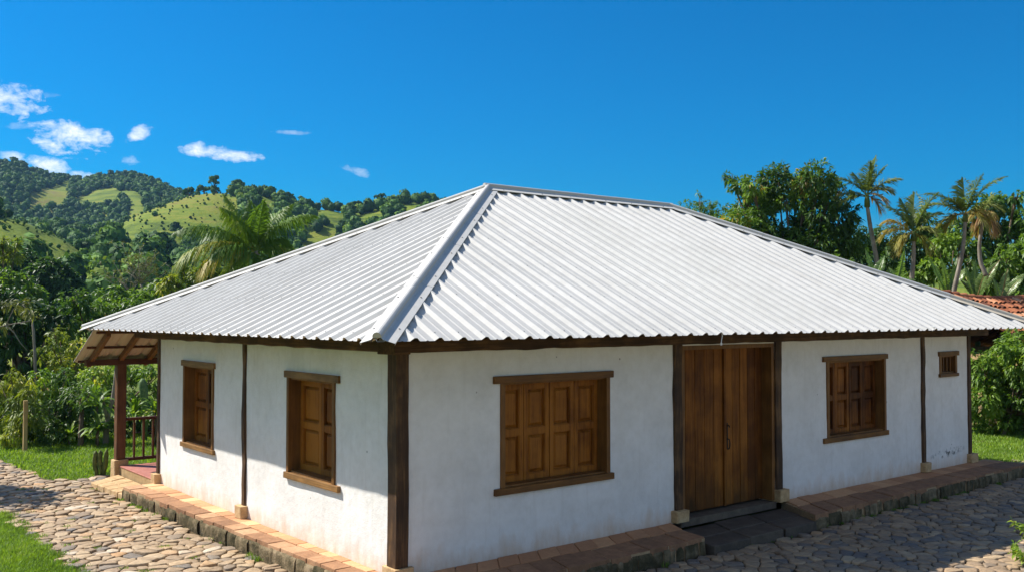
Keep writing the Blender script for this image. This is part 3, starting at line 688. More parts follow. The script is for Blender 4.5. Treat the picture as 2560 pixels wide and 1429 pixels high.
def cobbles():
    mb = MB(); sx, sy = .225, .165
    def seedpt(i, j):
        r = random.Random(i * 7919 + j * 104729 + 5)
        if r.random() < .15: return (i * sx, j * sy, 1)
        return (i * sx + (j % 2) * sx * .5 + r.uniform(-.42, .42) * sx, j * sy + r.uniform(-.42, .42) * sy)
    cache = {}
    def sp(i, j):
        if (i, j) not in cache: cache[i, j] = seedpt(i, j)
        return cache[i, j]
    for i in range(int(-8.2 / sx), int(22 / sx)):
        for j in range(int(-7 / sy), int(18 / sy)):
            c = sp(i, j)
            if len(c) == 3: continue
            if not in_poly(c[0], c[1]): continue
            if c[0] < 1.5 and c[1] < -2.5: continue
            poly = [(c[0] - .4, c[1] - .4), (c[0] + .4, c[1] - .4), (c[0] + .4, c[1] + .4), (c[0] - .4, c[1] + .4)]
            for a in range(-2, 3):
                for b in range(-2, 3):
                    if a == 0 and b == 0: continue
                    q = sp(i + a, j + b)
                    if len(q) == 3: continue
                    mx, my = (c[0] + q[0]) / 2, (c[1] + q[1]) / 2; nx, ny = q[0] - c[0], q[1] - c[1]
                    out = []; n = len(poly)
                    for k in range(n):
                        p, r = poly[k], poly[(k + 1) % n]; dp = (p[0] - mx) * nx + (p[1] - my) * ny; dr = (r[0] - mx) * nx + (r[1] - my) * ny
                        if dp <= 0: out.append(p)
                        if (dp < 0) != (dr < 0):
                            t = dp / (dp - dr); out.append((p[0] + (r[0] - p[0]) * t, p[1] + (r[1] - p[1]) * t))
                    poly = out
                    if len(poly) < 3: break
                if len(poly) < 3: break
            if len(poly) < 3: continue
            # corner cutting
            ch = []; n = len(poly)
            for k in range(n):
                p, r = poly[k], poly[(k + 1) % n]; ch.append((p[0] * .84 + r[0] * .16, p[1] * .84 + r[1] * .16)); ch.append((p[0] * .16 + r[0] * .84, p[1] * .16 + r[1] * .84))
            cx = sum(p[0] for p in ch) / len(ch); cy = sum(p[1] for p in ch) / len(ch)
            rr = random.Random(i * 31 + j * 977); R = sum(math.hypot(p[0] - cx, p[1] - cy) for p in ch) / len(ch)
            if R < .035: continue
            gp = rr.uniform(.006, .016); z0 = -.25 + rr.uniform(-.014, .014); tx, ty = rr.uniform(-.06, .06), rr.uniform(-.06, .06)
            if rr.random() < .06: z0 -= .02
            def ring(k, z):
                o = []
                for p in ch:
                    dx, dy = p[0] - cx, p[1] - cy; l = math.hypot(dx, dy) + 1e-9; f = max(.1, (l - gp) / l) * k
                    x, y = cx + dx * f, cy + dy * f; jj = .004
                    o.append((x + rr.uniform(-jj, jj), y + rr.uniform(-jj, jj), z + (x - cx) * tx + (y - cy) * ty + (rr.uniform(-.003, .003))))
                return o
            d = .007 + .06 * R * rr.uniform(.5, 1.3)
            mb.tint = min(1, max(0, rr.gauss(.55 if cx < 2 else .36, .22))) if rr.random() > .2 else rr.random() * (1 if cx < 2 else .7)  # front stones tinted darker to deepen the shade lying there
            rings = [ring(1.0, z0 - .05), ring(1.0, z0 - d * 1.2), ring(.95, z0 - d * .3), ring(.78, z0)]
            n = len(ch); vs = [p for r in rings for p in r] + [(cx, cy, z0 + d * .25)]
            fs = [(a * n + k, a * n + (k + 1) % n, (a + 1) * n + (k + 1) % n, (a + 1) * n + k) for a in range(3) for k in range(n)] + [(3 * n + k, 3 * n + (k + 1) % n, 4 * n) for k in range(n)]
            mb.add(vs, fs)
    return mb
tag(cobbles().build('cobblestone_path', M['cobble'], None, smooth=True, recalc=False), kind='structure')
def flat_poly(name, poly, z, mat):
    me = bpy.data.meshes.new(name); me.from_pydata([(x, y, z) for x, y in poly], [], [tuple(range(len(poly)))])
    bm = bmesh.new(); bm.from_mesh(me); bmesh.ops.triangulate(bm, faces=bm.faces)
    for f in bm.faces:
        if f.normal.z < 0: f.normal_flip()
    bm.to_mesh(me); bm.free(); me.materials.append(mat)
    return link(bpy.data.objects.new(name, me))
tag(flat_poly('path_bed', [(x, -15 if y in (-3, -6) else y) for x, y in path_poly], -.283, M['soil']), kind='structure')

M['bounce_sand'] = mat_simple('sandy_bounce_ground', [(.3, (.30, .215, .13)), (.55, (.40, .295, .185)), (.75, (.47, .37, .25))], 3, .95, .5, .02)
tag(flat_poly('bounce_ground', [(-2.83, -16), (-2.83, -6.15), (24, -6.1), (30, -6), (30, -16)], -.277, M['bounce_sand']), kind='structure')  # pale ground added behind the viewer to bounce warm light onto the walls

# ================================================================== TERRAIN
def interp(tab, u): 
    xs = [p[0] for p in tab]; ys = [p[1] for p in tab]; return np.interp(u, xs, ys)
A_T = [(-900, 470), (-400, 440), (-200, 424), (-60, 412), (0, 410), (20, 409), (56, 419), (95, 434), (118, 441), (168, 449), (207, 455), (238, 446), (280, 444), (330, 441), (361, 448), (392, 461), (420, 476), (448, 488), (470, 500), (520, 522), (600, 550), (800, 580), (1200, 610), (1700, 650), (2600, 690), (3600, 690)]
B_T = [(-900, 600), (-400, 600), (0, 580), (150, 583), (220, 592), (263, 583), (308, 558), (364, 530), (414, 511), (476, 491), (532, 484), (571, 486), (620, 484), (660, 490), (700, 504), (735, 518), (760, 526), (800, 526), (830, 529), (862, 536), (900, 534), (940, 524), (1000, 511), (1050, 509), (1100, 524), (1130, 534), (1300, 560), (1700, 650), (2600, 700), (3600, 700)]
C_T = [(-900, 470), (-400, 500), (-200, 520), (0, 541), (60, 557), (110, 581), (160, 604), (200, 630), (240, 650), (262, 645), (290, 618), (318, 608), (345, 622), (380, 645), (460, 668), (700, 690), (1200, 720), (1700, 745), (2600, 750), (3600, 750)]
def hz(y, r, u): return CAM[2] + (785 - y) / F * r * math.cos(math.atan((u - 1280) / F))
R_CTRL = [0, 45, 75, 115, 180, 228, 270, 300, 400, 470, 520, 750, 850, 1200, 2500]
def height(u, r):
    uc = min(max(u, -900), 3600)
    a, b, c = interp(A_T, uc), interp(B_T, uc), interp(C_T, uc)
    k = 1.0 if u < 1700 else max(.3, 1 - (u - 1700) / 1500)
    zc, zb, za = hz(c, 228, uc), hz(b, 400, uc), hz(a, 750, uc)
    Z = [-.33, -.33, -.2, .8 + zc * .04, zc * .58, zc, zc * .86, zc * .8 + zb * .12, zb, zb * .86, zb * .9, za, za * .9, za * .7, 20]
    i = max(0, min(len(R_CTRL) - 2, int(np.searchsorted(R_CTRL, r, side='right')) - 1))
    t = min(1, max(0, (r - R_CTRL[i]) / (R_CTRL[i + 1] - R_CTRL[i])))
    w = t if i in (3, 9, 10) else t * t * (3 - 2 * t)
    if i == 10: w = t ** .85
    z = Z[i] + (Z[i + 1] - Z[i]) * w
    if r > 95:
        x, y = r * math.sin(YAW + math.atan((uc - 1280) / F)), r * math.cos(YAW + math.atan((uc - 1280) / F))
        amp = min(1, (r - 95) / 200)
        near = min(min(abs(r - 228), abs(r - 400), abs(r - 750)) / 40, 1)     # crest lines keep their outline
        z += amp * near * (3.0 * vnoise((x, y, 0), .011) + 1.2 * vnoise((x, y, 4), .03)) + amp * .25 * vnoise((x, y, 9), .12)
        if r > 520 and r < 750: z += 9 * near * vnoise((x, y, 2), .009)
    return z
def terrain():
    us = list(np.linspace(-3.1, -.75, 14)) + list(np.linspace(-.62, .62, 330)) + list(np.linspace(.75, 3.1, 14))   # bearing from the view axis
    rs = [3, 20, 40] + list(np.linspace(45, 120, 26)) + list(np.linspace(123, 300, 60)) + list(np.linspace(302, 412, 56)) + list(np.linspace(418, 520, 24)) + list(np.linspace(526, 765, 60)) + [790, 850, 950, 1200, 1700, 2500]
    V = []
    for a in us:
        u = 1280 + F * math.tan(a) if abs(a) < .7 else (-900 if a < 0 else 3600)
        for r in rs: 
            V.append((CAM[0] + r * math.sin(YAW + a), CAM[1] + r * math.cos(YAW + a), height(u, r)))
    n = len(rs); Fc = [(i * n + j, (i + 1) * n + j, (i + 1) * n + j + 1, i * n + j + 1) for i in range(len(us) - 1) for j in range(n - 1)]
    i = len(us) - 1
    Fc += [(i * n + j, j, j + 1, i * n + j + 1) for j in range(n - 1)]
    Fc = [tuple(reversed(f)) for f in Fc]
    o = mesh_np('hills', V, Fc, M['terrain'], None, smooth=True); tag(o, kind='structure')
terrain()
tag(flat_poly('ground', [(CAM[0] + 60 * math.cos(t), CAM[1] + 60 * math.sin(t)) for t in np.linspace(0, 2 * PI, 49)[:-1]], -.305, M['ground']), kind='structure')

# ------------------------------------------------------------------ forest on the hills (one far-off wood)
def poly_has(poly, u, y):
    return in_poly(u, y, np.array(poly, float))
grassA = [[(60, 525), (92, 492), (130, 470), (172, 452), (176, 480), (168, 505), (150, 528)], [(200, 527), (212, 508), (240, 497), (278, 476), (306, 490), (300, 512), (250, 522)]]
grassB = [[(255, 592), (263, 578), (308, 552), (364, 524), (414, 505), (476, 486), (532, 478), (574, 480), (596, 520), (600, 560), (560, 600), (500, 612), (440, 604), (370, 602), (300, 604)], [(775, 530), (800, 520), (862, 531), (866, 545), (830, 556), (795, 553)], [(985, 530), (1000, 512), (1040, 505), (1068, 516), (1050, 532)]]
grassC = [[(-60, 560), (0, 536), (60, 552), (110, 577), (160, 600), (200, 626), (215, 650), (180, 690), (-60, 700)], [(268, 646), (285, 622), (318, 606), (342, 620), (362, 640), (330, 652)]]
ICO = None
def ico_arrays(sub=1):
    bm = bmesh.new(); bmesh.ops.create_icosphere(bm, subdivisions=sub, radius=1); 
    v = np.array([p.co[:] for p in bm.verts]); bm.verts.index_update(); f = np.array([[q.index for q in p.verts] for p in bm.faces]); bm.free(); return v, f
def crown_quads(ctr, rad, n, qs, rng, tint0):
    """leaf-clump quads over a lumpy crown; returns verts, normals, tints"""
    d = rng.normal(size=(n, 3)); d /= np.linalg.norm(d, axis=1)[:, None]; d[:, 2] = np.where(d[:, 2] < -.35, -d[:, 2], d[:, 2])
    nb = 5; bc = rng.normal(size=(nb, 3)); bc /= np.linalg.norm(bc, axis=1)[:, None]
    lump = .78 + .30 * np.max(np.clip(d @ bc.T, 0, 1) ** 3, axis=1)
    p = ctr + d * rad * (lump * rng.uniform(.82, 1.08, n))[:, None]
    nr = d / rad; nr /= np.linalg.norm(nr, axis=1)[:, None]
    qn = nr + rng.normal(size=(n, 3)) * .55; qn /= np.linalg.norm(qn, axis=1)[:, None]
    a = np.cross(qn, rng.normal(size=(n, 3))); a /= np.linalg.norm(a, axis=1)[:, None]; b = np.cross(qn, a)
    s = (qs * rng.uniform(.6, 1.3, n))[:, None]
    V = np.stack([p - a * s - b * s * .7, p + a * s - b * s * .8, p + a * s * .9 + b * s * .8, p - a * s * .8 + b * s * .7], 1).reshape(-1, 3)
    nn = nr * .75 + qn * .45; nn /= np.linalg.norm(nn, axis=1)[:, None]
    return V, np.repeat(nn, 4, 0), np.repeat(np.clip(tint0 + rng.normal(0, .12, n) + (lump - .9) * .4, 0, 1), 4)
def scatter(n_try, r0, r1, u0, u1, spacing, accept, seed):
    rng = np.random.default_rng(seed); grid = {}; out = []
    a0, a1 = math.atan((u0 - 1280) / F), math.atan((u1 - 1280) / F)
    for _ in range(n_try):
        a = rng.uniform(a0, a1); r = math.sqrt(rng.uniform(r0 * r0, r1 * r1)); u = 1280 + F * math.tan(a); z = height(u, r)
        y = 785 - (z - CAM[2]) * F / (r * math.cos(a))
        s = accept(u, y, r, rng)
        if not s: continue
        x, yy = CAM[0] + r * math.sin(YAW + a), CAM[1] + r * math.cos(YAW + a); sp = spacing * s
        k = (int(x // spacing), int(yy // spacing))
        if any((x - q[0]) ** 2 + (yy - q[1]) ** 2 < sp * sp for i in (-1, 0, 1) for j in (-1, 0, 1) for q in grid.get((k[0] + i, k[1] + j), ())): continue
        grid.setdefault(k, []).append((x, yy)); out.append((x, yy, z, s, r))
    return out
def forest():
    rng = np.random.default_rng(3)
    T = []
    T += [(t, 2.7, 62, .58) for t in scatter(20000, 500, 775, -90, 620, 4.2, lambda u, y, r, g: 0 if any(poly_has(p, u, y + 3) for p in grassA) or (r < 700 and vnoise((u / 60, r / 70, 1)) > .1) else g.uniform(.7, 1.15), 1)]
    T += [(t, 2.35, 90, .44) for t in scatter(15000, 300, 416, -60, 1330, 3.5, lambda u, y, r, g: 0 if (r > 310 and any(poly_has(p, u, y - 3) for p in grassB)) or u > 1250 or (r < 385 and vnoise((u / 50, r / 40, 3)) > .08) else g.uniform(.65, 1.2), 2)]
    T += [(t, 2.7, 150, .45) for t in scatter(6000, 125, 300, -60, 1000, 4.4, lambda u, y, r, g: 0 if any(poly_has(p, u, y) for p in grassC) or (u < 215 and r > 232 and r < 270) or (r < 150 and g.random() < .5) or vnoise((u / 45, r / 25, 5)) > (-.12 if u < 520 else .18) or (245 < u < 520 and y < 622) else g.uniform(.6, 1.2), 4)]
    T += [(t, 2.7, 105, .68) for t in scatter(2500, 412, 500, -60, 330, 6, lambda u, y, r, g: g.uniform(.7, 1.1), 5)]
    # scrub dotted over the pastures
    T += [(t, 1.1, 40, .35) for t in scatter(1800, 300, 400, 250, 620, 5, lambda u, y, r, g: g.choice([.25, .35, .5, 1.0]) if g.random() < .3 and any(poly_has(p, u, y) for p in grassB) else 0, 6)]
    T += [(t, .9, 40, .3) for t in scatter(1500, 140, 232, -60, 330, 4, lambda u, y, r, g: g.choice([.25, .35, .5, 1.1]) if g.random() < .3 and any(poly_has(p, u, y) for p in grassC) else 0, 7)]
    T += [(t, 1.0, 50, .32) for t in scatter(2600, 120, 300, -60, 900, 3.4, lambda u, y, r, g: g.choice([.5, .8, 1.3]) if not any(poly_has(p, u, y) for p in grassC) and not (u < 215 and r > 232 and r < 270) and g.random() < .55 else 0, 8)]
    iv, ifc = ico_arrays(2)
    VV, NN, TT, CV, CF, CT, CN = [], [], [], [], [], [], []; cb = 0
    for (x, y, z, s, r), rad, n, qs in T:
        R = rad * s; hgt = R * rng.uniform(.85, 1.25); ctr = np.array((x, y, z + hgt * .75)); rd = np.array((R, R, hgt))
        tn = min(1, max(0, rng.normal(.24 if r > 480 else .36, .17 if r > 480 else .24)))
        v, nn, tt = crown_quads(ctr, rd, n, qs * s, rng, tn); VV.append(v); NN.append(nn); TT.append(tt)
        w = iv * (.80 + .12 * rng.normal(size=len(iv)).clip(-1, 1))[:, None]
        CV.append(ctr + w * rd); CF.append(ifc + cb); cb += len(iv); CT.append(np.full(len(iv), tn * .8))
    V = np.concatenate(VV); T_ = np.concatenate(TT); nq = len(V) // 4
    tri = np.concatenate([np.arange(nq)[:, None] * 4 + np.array([[0, 1, 2]]), np.arange(nq)[:, None] * 4 + np.array([[0, 2, 3]])])
    C = np.concatenate(CV); Fi = np.concatenate(CF) + len(V)
    nrm = np.concatenate(NN + [unit_rows(C, CV, T)])
    o = mesh_np('forest', np.concatenate([V, C]), np.concatenate([tri, Fi]), M['forest'], None, np.concatenate([T_, np.concatenate(CT)]), True, nrm)
    tag(o, 'dense dark green forest covering the hills behind the house', 'forest', None, 'stuff')
def unit_rows(C, CV, T):
    out = []
    for c in CV:
        d = c - c.mean(0); out.append(d / np.linalg.norm(d, axis=1)[:, None])
    return np.concatenate(out)
forest()

# ================================================================== PLANTS
def leaves(P, D, Nn, Ln, Wd, tint, fold=.25, droop=.25, wide=.45):
    """folded, drooping leaves. P base points, D axis, Nn upper side, lengths, widths -> verts, tris, tint"""
    n = len(P); D = D / np.linalg.norm(D, axis=1)[:, None]
    S = np.cross(D, Nn); S /= (np.linalg.norm(S, axis=1)[:, None] + 1e-9); U = np.cross(S, D)
    Ln = np.asarray(Ln)[:, None]; Wd = np.asarray(Wd)[:, None]; dz = np.array([0, 0, -1.0])
    mid = P + D * Ln * .5 + dz * Ln * droop * .25
    l = P + D * Ln * wide - S * Wd * .5 + U * Wd * fold + dz * Ln * droop * .2; r = P + D * Ln * wide + S * Wd * .5 + U * Wd * fold + dz * Ln * droop * .2
    tip = P + D * Ln + dz * Ln * droop
    V = np.stack([P, l, mid, r, tip], 1).reshape(-1, 3); b = np.arange(n)[:, None] * 5
    Fc = np.concatenate([b + np.array([[0, 2, 1]]), b + np.array([[0, 3, 2]]), b + np.array([[2, 4, 1]]), b + np.array([[3, 4, 2]])])
    return V, Fc, np.repeat(tint, 5)
def rosettes(C, axis, rng, k, Ln, Wd, tint0, spread=1.0, down=.5, fold=.25, droop=.3, tv=.16, wide=.45):
    """k leaves around each centre; axis = outward direction of the twig"""
    n = len(C); C_ = np.repeat(C, k, 0); A = np.repeat(axis, k, 0)
    D = A * .7 + rng.normal(size=(n * k, 3)) * spread * .6; D[:, 2] -= down * rng.uniform(.2, 1, n * k)
    Nn = rng.normal(size=(n * k, 3)) * .45 + np.array([0, 0, 1.0]) + A * .3
    l = Ln * rng.uniform(.6, 1.2, n * k)
    t = np.clip(np.repeat(tint0, k) + rng.normal(0, tv, n * k), 0, 1)
    off = rng.normal(size=(n * k, 3)) * Ln * .18
    return leaves(C_ + off, D, Nn, l, l * Wd * rng.uniform(.8, 1.2, n * k), t, fold, droop, wide)
def crown(name, lobes, mat, parent, rng, dens=11, k=11, Ln=.24, Wd=.26, down=.6, spread=1.0, droop=.35, tbase=.42, tvar=.17, inner=.35, squash=.9, fold=.25, gap=.0, wide=.45, lobet=None):
    """lobes: (centre, radius). Leaf rosettes through the outer shell of every lobe, a looser fill inside"""
    CC, AA, TT = [], [], []
    for li, (c, R) in enumerate(lobes):
        c = np.array(c); n = int(dens * 4 * PI * R * R)
        d = rng.normal(size=(n, 3)); d /= np.linalg.norm(d, axis=1)[:, None]
        sub = rng.normal(size=(7, 3)); sub /= np.linalg.norm(sub, axis=1)[:, None]
        lump = .74 + .34 * np.max(np.clip(d @ sub.T, 0, 1) ** 4, axis=1)
        rr = R * lump * np.where(rng.random(n) < inner, rng.uniform(.45, .9, n), rng.uniform(.9, 1.08, n))
        p = c + d * rr[:, None] * np.array([1, 1, squash])
        keep = rng.random(n) > gap * (1 + np.array([vnoise(q, 1.3) for q in p]))
        lt = rng.normal(0, tvar * .6) + (lobet[li] if lobet and li < len(lobet) else 0)
        # sprigs of one tone: tint follows a coarse noise
        tt = tbase + lt + .35 * np.array([vnoise(q, 1.7) for q in p]) + rng.normal(0, .05, n)
        CC.append(p[keep]); AA.append(d[keep]); TT.append(tt[keep])
    V, Fc, T = rosettes(np.concatenate(CC), np.concatenate(AA), rng, k, Ln, Wd, np.concatenate(TT), spread, down, fold, droop, tvar * .5, wide)
    return mesh_np(name, V, Fc, M[mat], parent, T)
def limbs(mb, base, lobes, rng, r0=.16, fork=.45, twigs=3):
    """trunk to a fork, limbs to every lobe, twigs inside"""
    base = np.array(base, float); cen = np.mean([np.array(c) for c, _ in lobes], 0); top = base + (cen - base) * fork; top[:2] = base[:2] + (cen - base)[:2] * fork * .6
    m1 = base + (top - base) * .5 + rng.normal(size=3) * np.array([.1, .1, 0]) * r0 * 5
    mb.tube([base - np.array((0, 0, .2)), base + (m1 - base) * .15, m1, top], [r0 * 1.35, r0 * 1.1, r0 * .95, r0 * .8], 10)
    for c, R in lobes:
        c = np.array(c); mid = (top + c) / 2 + rng.normal(size=3) * .12 * R + np.array((0, 0, .1 * R)); q = r0 * .5
        mb.tube([top - (top - base) * .08, top * .6 + mid * .4, mid, c], [q * 1.1, q * .9, q * .6, q * .3], 7)
        for _ in range(twigs):
            e = c + unit(rng.normal(size=3)) * R * .85; mb.tube([mid * .4 + c * .6, (c + e) / 2 + rng.normal(size=3) * .06, e], [q * .35, q * .22, q * .1], 5)
def LB(r, *items, dz=.5, seed=1):
    """lobes given on photo rows/columns at distance r: (u, y, radius in photo pixels[, extra distance])"""
    rng = np.random.default_rng(seed); out = []
    for it in items:
        u, y, rp = it[:3]; rr = r + (it[3] if len(it) > 3 else rng.uniform(-dz, dz) * 2)
        out.append((world_pt(u, y, rr), rp * px_m(rr, u)))
    return out
def tree(name, label, cat, base_u, r, lobes, leafmat, group=None, trunkmat='bark', r0=.14, seed=1, fork=.45, twigs=3, gz=-.3, **kw):
    rng = np.random.default_rng(seed); b = world_pt(base_u, 785, r); b = np.array((b[0], b[1], gz))
    t = thing(name, label, cat, b, group)
    mb = MB(); limbs(mb, b, lobes, rng, r0, fork, twigs); mb.build('trunk', M[trunkmat], t, smooth=True, recalc=False)
    crown('crown', lobes, leafmat, t, rng, **kw)
    return t

# ---- right side: mango tree, its neighbours, dark wood
tree('mango_tree', 'big round mango tree rising above the right end of the roof ridge', 'tree', 1985, 39,
     LB(39, (1945, 448, 48), (1990, 470, 38), (2040, 452, 50), (2078, 482, 48), (2102, 545, 46), (2112, 605, 48), (2062, 625, 55), (1850, 462, 26), (1825, 440, 13), (1880, 470, 30), (1872, 515, 40), (1842, 560, 40, -1.5), (1885, 585, 48, -1), (1930, 640, 50, -1), (1995, 640, 45, -1), (1925, 500, 36), (2010, 500, 34), (2030, 570, 42), (1985, 590, 22), (2085, 665, 40), (1820, 590, 30, -1), (1905, 545, 34), (1960, 640, 40), (2055, 530, 40), (1968, 500, 26), (1925, 465, 26), (2015, 455, 30), (1850, 620, 36, -1), (2030, 680, 40, -1), (1790, 560, 20), (1900, 505, 34), (1860, 660, 34, -1), (1910, 690, 36, -1), (1960, 700, 36, -1), (2010, 715, 36, -1), (2060, 730, 40, -1), (2110, 720, 46), (1800, 620, 28, -1), (1992, 560, 32), (1938, 575, 34), (1950, 600, 36), (2045, 600, 40), (1985, 612, 34)),
     'leaf_mango', r0=.15, seed=11, fork=.4, dens=15, k=10, Ln=.24, Wd=.32, down=.5, droop=.25, tbase=.43, tvar=.26, gz=-.3, lobet=[0, 0, 0, -.05, -.1, -.15, -.1, 0, 0, .05, .05, .2, .08, 0, 0, 0, .03, 0, .1, -.1, .1] + [0, -.05, 0, 0, 0, .05, .1, 0, .05, 0])
tree('slender_tree', 'small loose tree peeping over the roof edge left of the mango tree', 'tree', 1745, 42,
     LB(42, (1718, 532, 30), (1752, 505, 13), (1758, 530, 26), (1790, 535, 34), (1748, 487, 9), (1820, 545, 30), (1775, 515, 14), (1700, 545, 18)), 'leaf_mango', r0=.06, seed=12, dens=12, k=9, Ln=.2, Wd=.3, tbase=.55, gap=.12)
tree('dark_tree', 'deep green tree in shade behind the tall thin palm', 'tree', 2170, 46,
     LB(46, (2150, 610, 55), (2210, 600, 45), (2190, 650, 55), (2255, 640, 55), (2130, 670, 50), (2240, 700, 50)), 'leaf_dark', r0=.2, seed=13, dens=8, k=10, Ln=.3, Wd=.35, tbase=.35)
tree('leafy_tree', 'bushy green tree behind the rightmost leaning palm', 'tree', 2490, 47,
     LB(47, (2470, 520, 34), (2500, 505, 26), (2540, 492, 16), (2515, 550, 40), (2440, 560, 40), (2380, 580, 42), (2330, 620, 50), (2545, 600, 48), (2490, 620, 45), (2420, 640, 50), (2300, 560, 34), (2560, 550, 30)), 'leaf_mango', r0=.2, seed=14, dens=9, k=10, Ln=.3, Wd=.38, tbase=.38)
tree('glossy_tree', 'rounded tree with glossy broad leaves above the clay tile roof', 'tree', 2540, 45,
     LB(45, (2530, 640, 36), (2560, 660, 40), (2500, 660, 30), (2490, 700, 34), (2545, 710, 36), (2590, 620, 40), (2600, 700, 40)), 'leaf_bright', r0=.14, seed=15, dens=11, k=10, Ln=.26, Wd=.5, tbase=.32)
tree('lime_shrub', 'lime green shrub between the two shorter palms', 'shrub', 2375, 44,
     LB(44, (2365, 605, 24), (2385, 590, 18), (2350, 615, 18), (2400, 600, 14), (2340, 670, 30), (2310, 680, 26), (2280, 700, 24), (2370, 680, 24)), 'leaf_bright', r0=.07, seed=16, dens=13, k=10, Ln=.24, Wd=.45, tbase=.62)
tree('low_shrub', 'shrub just showing over the roof between mango tree and banana leaves', 'shrub', 2110, 34,
     LB(34, (2080, 650, 18), (2095, 668, 20), (2120, 672, 18), (2140, 685, 16), (2060, 660, 20)), 'leaf_mango', r0=.05, seed=17, dens=18, k=9, Ln=.2, Wd=.35, tbase=.55)
# ---- hedge at the right end of the house
tree('broadleaf_hedge', 'dense sunlit broad leaved hedge beside the right end of the house', 'hedge', 2500, 32.5,
     LB(32.5, (2455, 920, 52), (2480, 908, 36), (2535, 868, 40), (2500, 930, 60), (2560, 900, 60), (2460, 1000, 56), (2530, 1000, 62), (2590, 980, 60), (2440, 1050, 40, .4), (2500, 1050, 42, .3), (2570, 1050, 48, .3), (2540, 830, 26), (2620, 880, 60), (2640, 1000, 60), (2700, 900, 70), (2710, 1010, 66), (2790, 920, 70), (2800, 1030, 66), (2880, 930, 75), (2890, 1040, 70)), 'leaf_bright', r0=.06, seed=18, dens=26, k=9, Ln=.17, Wd=.42, tbase=.42, tvar=.2, twigs=4, down=.3)

# ---- palms
def frond(mb_parent, base, d0, length, rng, mat, lw=.035, ll=.55, nl=46, droop=.9, tint=.4, sag=.5, dead=0, wid=.018):
    """arching rachis with two ranks of narrow leaflets: one mesh"""
    n = 14; p = np.array(base, float); d = unit(d0); pts = [p.copy()]; ds = [d.copy()]
    for i in range(n):
        d = unit(d + np.array((0, 0, -droop / n)) * (1 + i / n)); p = p + d * length / n; pts.append(p.copy()); ds.append(d.copy())
    pts = np.array(pts); ds = np.array(ds)
    mb = MB(); mb.tint = min(1, tint + .12); mb.tube(pts, [wid * (1.3 - 1.1 * i / n) for i in range(n + 1)], 5)
    ts = np.linspace(.14, .99, nl); idx = ts * n; i0 = np.minimum(idx.astype(int), n - 1); fr_ = (idx - i0)[:, None]
    B = pts[i0] * (1 - fr_) + pts[i0 + 1] * fr_; Dd = ds[i0] * (1 - fr_) + ds[i0 + 1] * fr_
    side = np.cross(Dd, np.array([0, 0, 1.0])); side /= (np.linalg.norm(side, axis=1)[:, None] + 1e-6); upv = np.cross(side, Dd)
    VV, FF, TT = list(mb.v), [], []
    V = [np.array(mb.v)]; T = [np.array(mb.t)]; Q = [np.array([f for f in mb.f if len(f) == 4])]; off = len(mb.v)
    prof = np.clip(np.sin(ts * PI * .93 + .18), .22, 1)
    for sg in (-1, 1):
        m_ = nl; L_ = ll * prof * rng.uniform(.8, 1.1, m_)
        dr = side * sg * (1 - .35 * ts)[:, None] + Dd * (.35 + .75 * ts)[:, None] + upv * rng.uniform(.05, .45, m_)[:, None] + rng.normal(size=(m_, 3)) * .08
        dr /= np.linalg.norm(dr, axis=1)[:, None]
        sg_ = sag * rng.uniform(.6, 1.4, m_)
        p0 = B; p1 = B + dr * (L_ * .5)[:, None] + np.array([0, 0, -1.0]) * (L_ * sg_ * .16)[:, None]; p2 = B + dr * (L_ * .92)[:, None] + np.array([0, 0, -1.0]) * (L_ * sg_ * .75)[:, None]
        wv = np.cross(dr, upv); wv = wv * .5 + Dd * .8; wv /= np.linalg.norm(wv, axis=1)[:, None]
        w = lw * rng.uniform(.8, 1.2, m_)[:, None]
        vs = np.stack([p0 - wv * w * .35, p0 + wv * w * .35, p1 - wv * w * .5, p1 + wv * w * .5, p2 - wv * w * .08, p2 + wv * w * .08], 1).reshape(-1, 3)
        b = off + np.arange(m_)[:, None] * 6
        Q += [b + np.array([[0, 1, 3, 2]]), b + np.array([[2, 3, 5, 4]])]; V.append(vs); off += len(vs)
        T.append(np.repeat(np.clip(tint + rng.normal(0, .07, m_) + dead * ts * .3, 0, 1), 6))
    return mesh_np('frond', np.concatenate(V), np.concatenate(Q), mat, mb_parent, np.concatenate(T))
